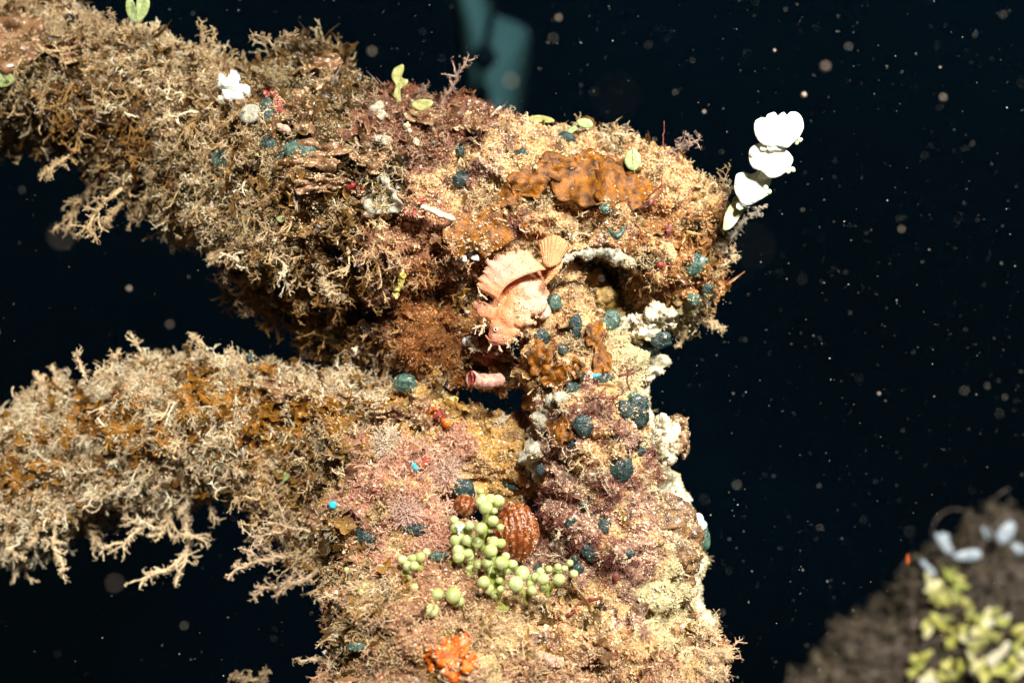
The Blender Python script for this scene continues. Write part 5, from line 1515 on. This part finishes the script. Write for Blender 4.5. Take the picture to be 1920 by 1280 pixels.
# ------------------------------------------------------------------ reef mound in the lower right
md_b = balls([(1600, 1330, 1.1, 110), (1700, 1290, 1.1, 140), (1820, 1230, 1.1, 165), (1930, 1170, 1.1, 170), (2020, 1150, 1.1, 170)]) + balls([(1745, 1150, 1.07, 60), (1770, 1090, 1.07, 45), (1880, 1050, 1.1, 80)])
V, F = body('mound', md_b, voxel=.004, amp=.0055)
mo = tag(mesh('reef_mound', V, F, M['mound']), 'blurred brownish reef mound in the lower right corner', 'reef')  # mound and turf tones are darkened to stand for the weaker light here
mBV = BVHTree.FromPolygons([tuple(v) for v in V], [tuple(f) for f in F])


def mhit(x, y, dflt=1.02):
    d = P(x, y, 1.); d /= np.linalg.norm(d)
    loc, n, i, dd_ = mBV.ray_cast(Vector((0, 0, 0)), Vector(d))
    return loc[1] if loc is not None else dflt


p, n = sample(V, F, 2.5e5)
keep = R.random(len(p)) < .6
p, n = p[keep], n[keep]
scatter('sandy_turf', GR, p, frame(n), R.gamma(3, .0003, len(p)) + .0003, np.array((.08, .058, .045)) * np.clip(1 + .9 * fbm(p, 60, 3, 4), .2, 2)[:, None] * R.uniform(.3, 1.6, (len(p), 1)), M['turf'], 'coarse grey brown turf on the reef mound', 'turf')
p, n = sample(V, F, 2.2e4)
scatter('mound_seaweed', TW, p, frame(n + R.normal(size=n.shape) * .5), R.gamma(5, .0016, len(p)) + .003, np.array((.17, .13, .08)) * R.uniform(.3, 1.3, (len(p), 1)), M['turf'], 'dull brown seaweed on the reef mound', 'seaweed')
YS = {'yellow green segmented alga on the upper part of the mound': [(1745, 1075), (1760, 1095), (1780, 1078), (1795, 1062), (1775, 1110), (1800, 1100), (1790, 1120), (1810, 1130), (1765, 1125), (1820, 1150), (1835, 1160), (1748, 1100), (1800, 1085), (1752, 1118), (1772, 1122)],
      'pale yellow segmented alga in the middle of the mound': [(1740, 1185), (1760, 1165), (1775, 1180), (1790, 1190), (1780, 1205), (1805, 1180), (1815, 1200), (1830, 1185), (1845, 1200), (1860, 1190), (1770, 1160), (1850, 1160), (1865, 1150), (1880, 1165), (1825, 1215), (1735, 1170), (1842, 1178), (1818, 1170)],
      'bright yellow segmented alga at the bottom of the mound': [(1715, 1235), (1735, 1230), (1725, 1250), (1740, 1270), (1775, 1250), (1790, 1265), (1805, 1245), (1830, 1250), (1845, 1265), (1860, 1235), (1750, 1280), (1870, 1260), (1820, 1230), (1710, 1262), (1765, 1270)],
      'yellow segmented alga cut by the right edge': [(1905, 1215), (1915, 1200), (1900, 1240), (1915, 1255), (1895, 1270), (1918, 1230), (1885, 1250), (1910, 1180)]}
for lb, l in YS.items():
    e = empty('yellow_segmented_alga', P(l[0][0], l[0][1], mhit(*l[0])), lb, 'seaweed', 'segmented algae on the reef mound')
    for (x, y) in l:
        d = mhit(x, y) - R.uniform(.006, .02)
        o = pillow('segment', lobed(x, y, R.uniform(8, 21), R.uniform(7, 13), int(R.integers(2, 5)), .26, 14, R.uniform(0, 3)), d, .005, M[('ylw', 'ylw', 'ylwpale', 'olive', 'ylwg')[R.integers(5)]], e, curl=R.uniform(-.3, .3), nsub=2)
for l, lb in [([(1848, 1240), (1858, 1225), (1875, 1215), (1888, 1200), (1895, 1210), (1885, 1228), (1868, 1240), (1862, 1255)], 'white crooked blade on the lower mound'), ([(1850, 1165), (1870, 1158), (1895, 1150), (1890, 1162), (1872, 1172), (1855, 1175)], 'white tipped blade at the right of the mound'), ([(1722, 1275), (1745, 1268), (1765, 1276), (1760, 1290), (1730, 1292)], 'white pebble cut by the bottom edge of the mound'), ([(1670, 1182), (1690, 1176), (1712, 1176), (1705, 1186), (1680, 1190)], 'small whitish flake on the left slope of the mound')]:
    tag(pillow('white_frond', l, mhit(*l[0]) - .012, .004, M['chalk']), lb, 'seaweed')
V, T = tube(smoothpath([P(x, y, 1.02) for x, y in [(1728, 1052), (1740, 1065), (1752, 1078)]], 4), 6 * K * 1.02, 7, .1)
tag(mesh('pale_finger', V, T, M['bluewhite']), 'pale finger at the upper left tip of the yellow alga', 'sponge')
for (cx, cy, r, a0, a1, lb, wedge) in [(1792, 998, 44, 0.3, 4.6, 'pale curled feathery ring on top of the mound', True), (1912, 975, 62, 1.9, 4.0, 'second pale ring cut by the right edge', False), (1722, 1072, 30, 1.2, 4.0, 'faint brown ring left of the yellow alga', False)]:
    e = empty('curled_tentacle', P(cx, cy, 1.04), lb, 'worm')
    aa = np.linspace(a0, a1 + (1.2 if wedge else 0), 40)
    V, T = tube(np.array([P(cx + math.cos(a) * r, cy - math.sin(a) * r, 1.04) for a in aa]), 1.7 * K * 1.04, 6)
    mesh('thin_ring', V, T, M['mound'], e)
    if wedge:
        pillow('white_wedge', [(1752, 1000), (1764, 1000), (1778, 1000), (1782, 1018), (1788, 1036), (1776, 1038), (1760, 1022)], 1.037, .005, M['bluewhite'], e)
        pillow('white_wedge', [(1786, 1040), (1800, 1034), (1825, 1028), (1840, 1034), (1838, 1046), (1815, 1052), (1794, 1050)], 1.034, .005, M['bluewhite'], e)
for l, lb in [([(1868, 1000), (1880, 985), (1895, 975), (1905, 985), (1900, 1005), (1885, 1018), (1872, 1020)], 'bluish white crumpled frond on the skyline of the mound'), ([(1842, 985), (1855, 990), (1862, 1005), (1852, 1012), (1842, 1000)], 'dim bluish frond left of the crumpled one'), ([(1895, 1020), (1910, 1018), (1925, 1030), (1915, 1040), (1900, 1032)], 'bluish frond at the right border of the mound')]:
    tag(pillow('pale_frond', l, 1.045, .005, M['bluewhite'], wav=.2), lb, 'seaweed')
tag(mesh('orange_grain', ICO[2][0] * np.array([3, 3, 10]) * K * .7 + P(1702, 1048, .7), ICO[2][1], M['orange']), 'small orange grain floating left of the reef mound', 'particle')  # small drifting grain, orange all over

# ------------------------------------------------------------------ far post and float
po = pillow('far_post', [(848, -60), (885, -60), (908, -10), (924, 18), (938, 32), (962, 40), (990, 58), (993, 100), (985, 160), (975, 230), (968, 300), (962, 640), (900, 650), (886, 260), (875, 190), (864, 110), (854, 30)], 3.0, .4, M['post'])
tag(po, 'blurred pale teal post rising from behind the knot into dark water', 'post')
fl = empty('hanging_float', P(907, 110, 2.7), 'dark round float hanging on a line in front of the teal post', 'float')
blob('ball', P(907, 108, 2.7), 24 * K * 2.7, M['float'], fl, amp=.02)
V, T = tube(smoothpath([P(907, 95, 2.7), P(915, 60, 2.7), P(924, 20, 2.7), P(932, -60, 2.7)], 6), 7 * K * 2.7, 8)
mesh('line', V, T, M['float'], fl)

# ------------------------------------------------------------------ particles drifting in the water
BK = [(115, 443, .180, 7.5, 'big soft pinkish speck in the dark left of the ropes'), (957, 153, .235, 6.5, 'soft pinkish speck in front of the teal post'), (1155, 182, .125, 5, 'very large faint speck above the knot'), (1412, 462, .130, 5, 'very large faint speck right of the knot'),
      (215, 1093, .225, 5, 'soft speck below the ragged frond'), (486, 1010, .25, 6, 'pale soft speck left of the lower frond'), (1547, 125, .30, 6, 'soft speck above right of the white alga'), (1507, 178, .40, 6, 'bright speck above the white alga'),
      (1768, 183, .33, 4.5, 'soft speck in the upper right water'), (242, 541, .36, 5, 'round bright speck between the two left ropes'), (697, 97, .30, 4.5, 'soft speck above the hump of the upper rope'), (318, 608, .31, 4, 'soft speck above the tall single sprig'),
      (1320, 210, .40, 3.6, 'small round speck left of the white alga'), (1452, 95, .43, 3.5, 'elongated bright speck near the top'), (1648, 738, .40, 3.5, 'small round speck in the right water'), (1172, 239, .36, 4, 'soft speck touching the skyline of the knot'), (1690, 430, .33, 3.5, 'dim speck right of the white alga'), (1047, 34, .33, 4, 'dim speck right of the teal post')]
for (x, y, d, r, lb) in BK:
    V = ICO[2][0] * (1 + .15 * fbm(ICO[2][0] + R.uniform(0, 30, 3), 1.5, 2))[:, None] * r * K * d * .8
    tag(mesh('drifting_speck', V + P(x, y, d), ICO[2][1], M['snow']), lb, 'particle', 'drifting specks out of focus')
n = 3400
q = np.stack([R.uniform(-100, 2020, n), R.uniform(-60, 1340, n)], -1)
# more specks on the lit right-hand side
keep = R.random(n) < np.clip(.35 + .65 * q[:, 0] / 1500, 0, 1)
q = q[keep]
d = np.where(R.random(len(q)) < .12, R.uniform(.28, .42, len(q)), R.uniform(.42, .75, len(q)))
pp = np.stack([(q[:, 0] - 960) * K * d, d, (640 - q[:, 1]) * K * d], -1)
s = R.gamma(1.6, .00006, len(q)) + .00006
scatter('marine_snow', GR, pp, frame(R.normal(size=pp.shape)), s[:, None] * R.uniform(.5, 1.4, (len(s), 3)), np.array((.78, .72, .6)) * R.uniform(.4, 1.1, (len(s), 1)), M['turf'], 'fine pale specks drifting in the dark water', 'particles')

# ------------------------------------------------------------------ the water itself: thin blue-green haze
hm = bpy.data.materials.new('water_haze'); hm.use_nodes = True
N_ = hm.node_tree.nodes; L_ = hm.node_tree.links
N_.remove(N_['Principled BSDF'])
pvn = N_.new('ShaderNodeVolumePrincipled')
pvn.inputs['Color'].default_value = (.22, .66, .75, 1)
pvn.inputs['Density'].default_value = .0024
pvn.inputs['Anisotropy'].default_value = .2
L_.new(pvn.outputs[0], N_['Material Output'].inputs['Volume'])
x0, x1, y0, y1, z0, z1 = -3, 3, -.6, 4, -2.5, 2.5
Vb = np.array([(x, y, z) for x in (x0, x1) for y in (y0, y1) for z in (z0, z1)])
Fb = np.array([(0, 1, 3, 2), (4, 6, 7, 5), (0, 4, 5, 1), (2, 3, 7, 6), (0, 2, 6, 4), (1, 5, 7, 3)])
tag(mesh('haze', Vb, Fb, hm, smooth=False), 'thin blue green haze of the water', 'water', kind='stuff')
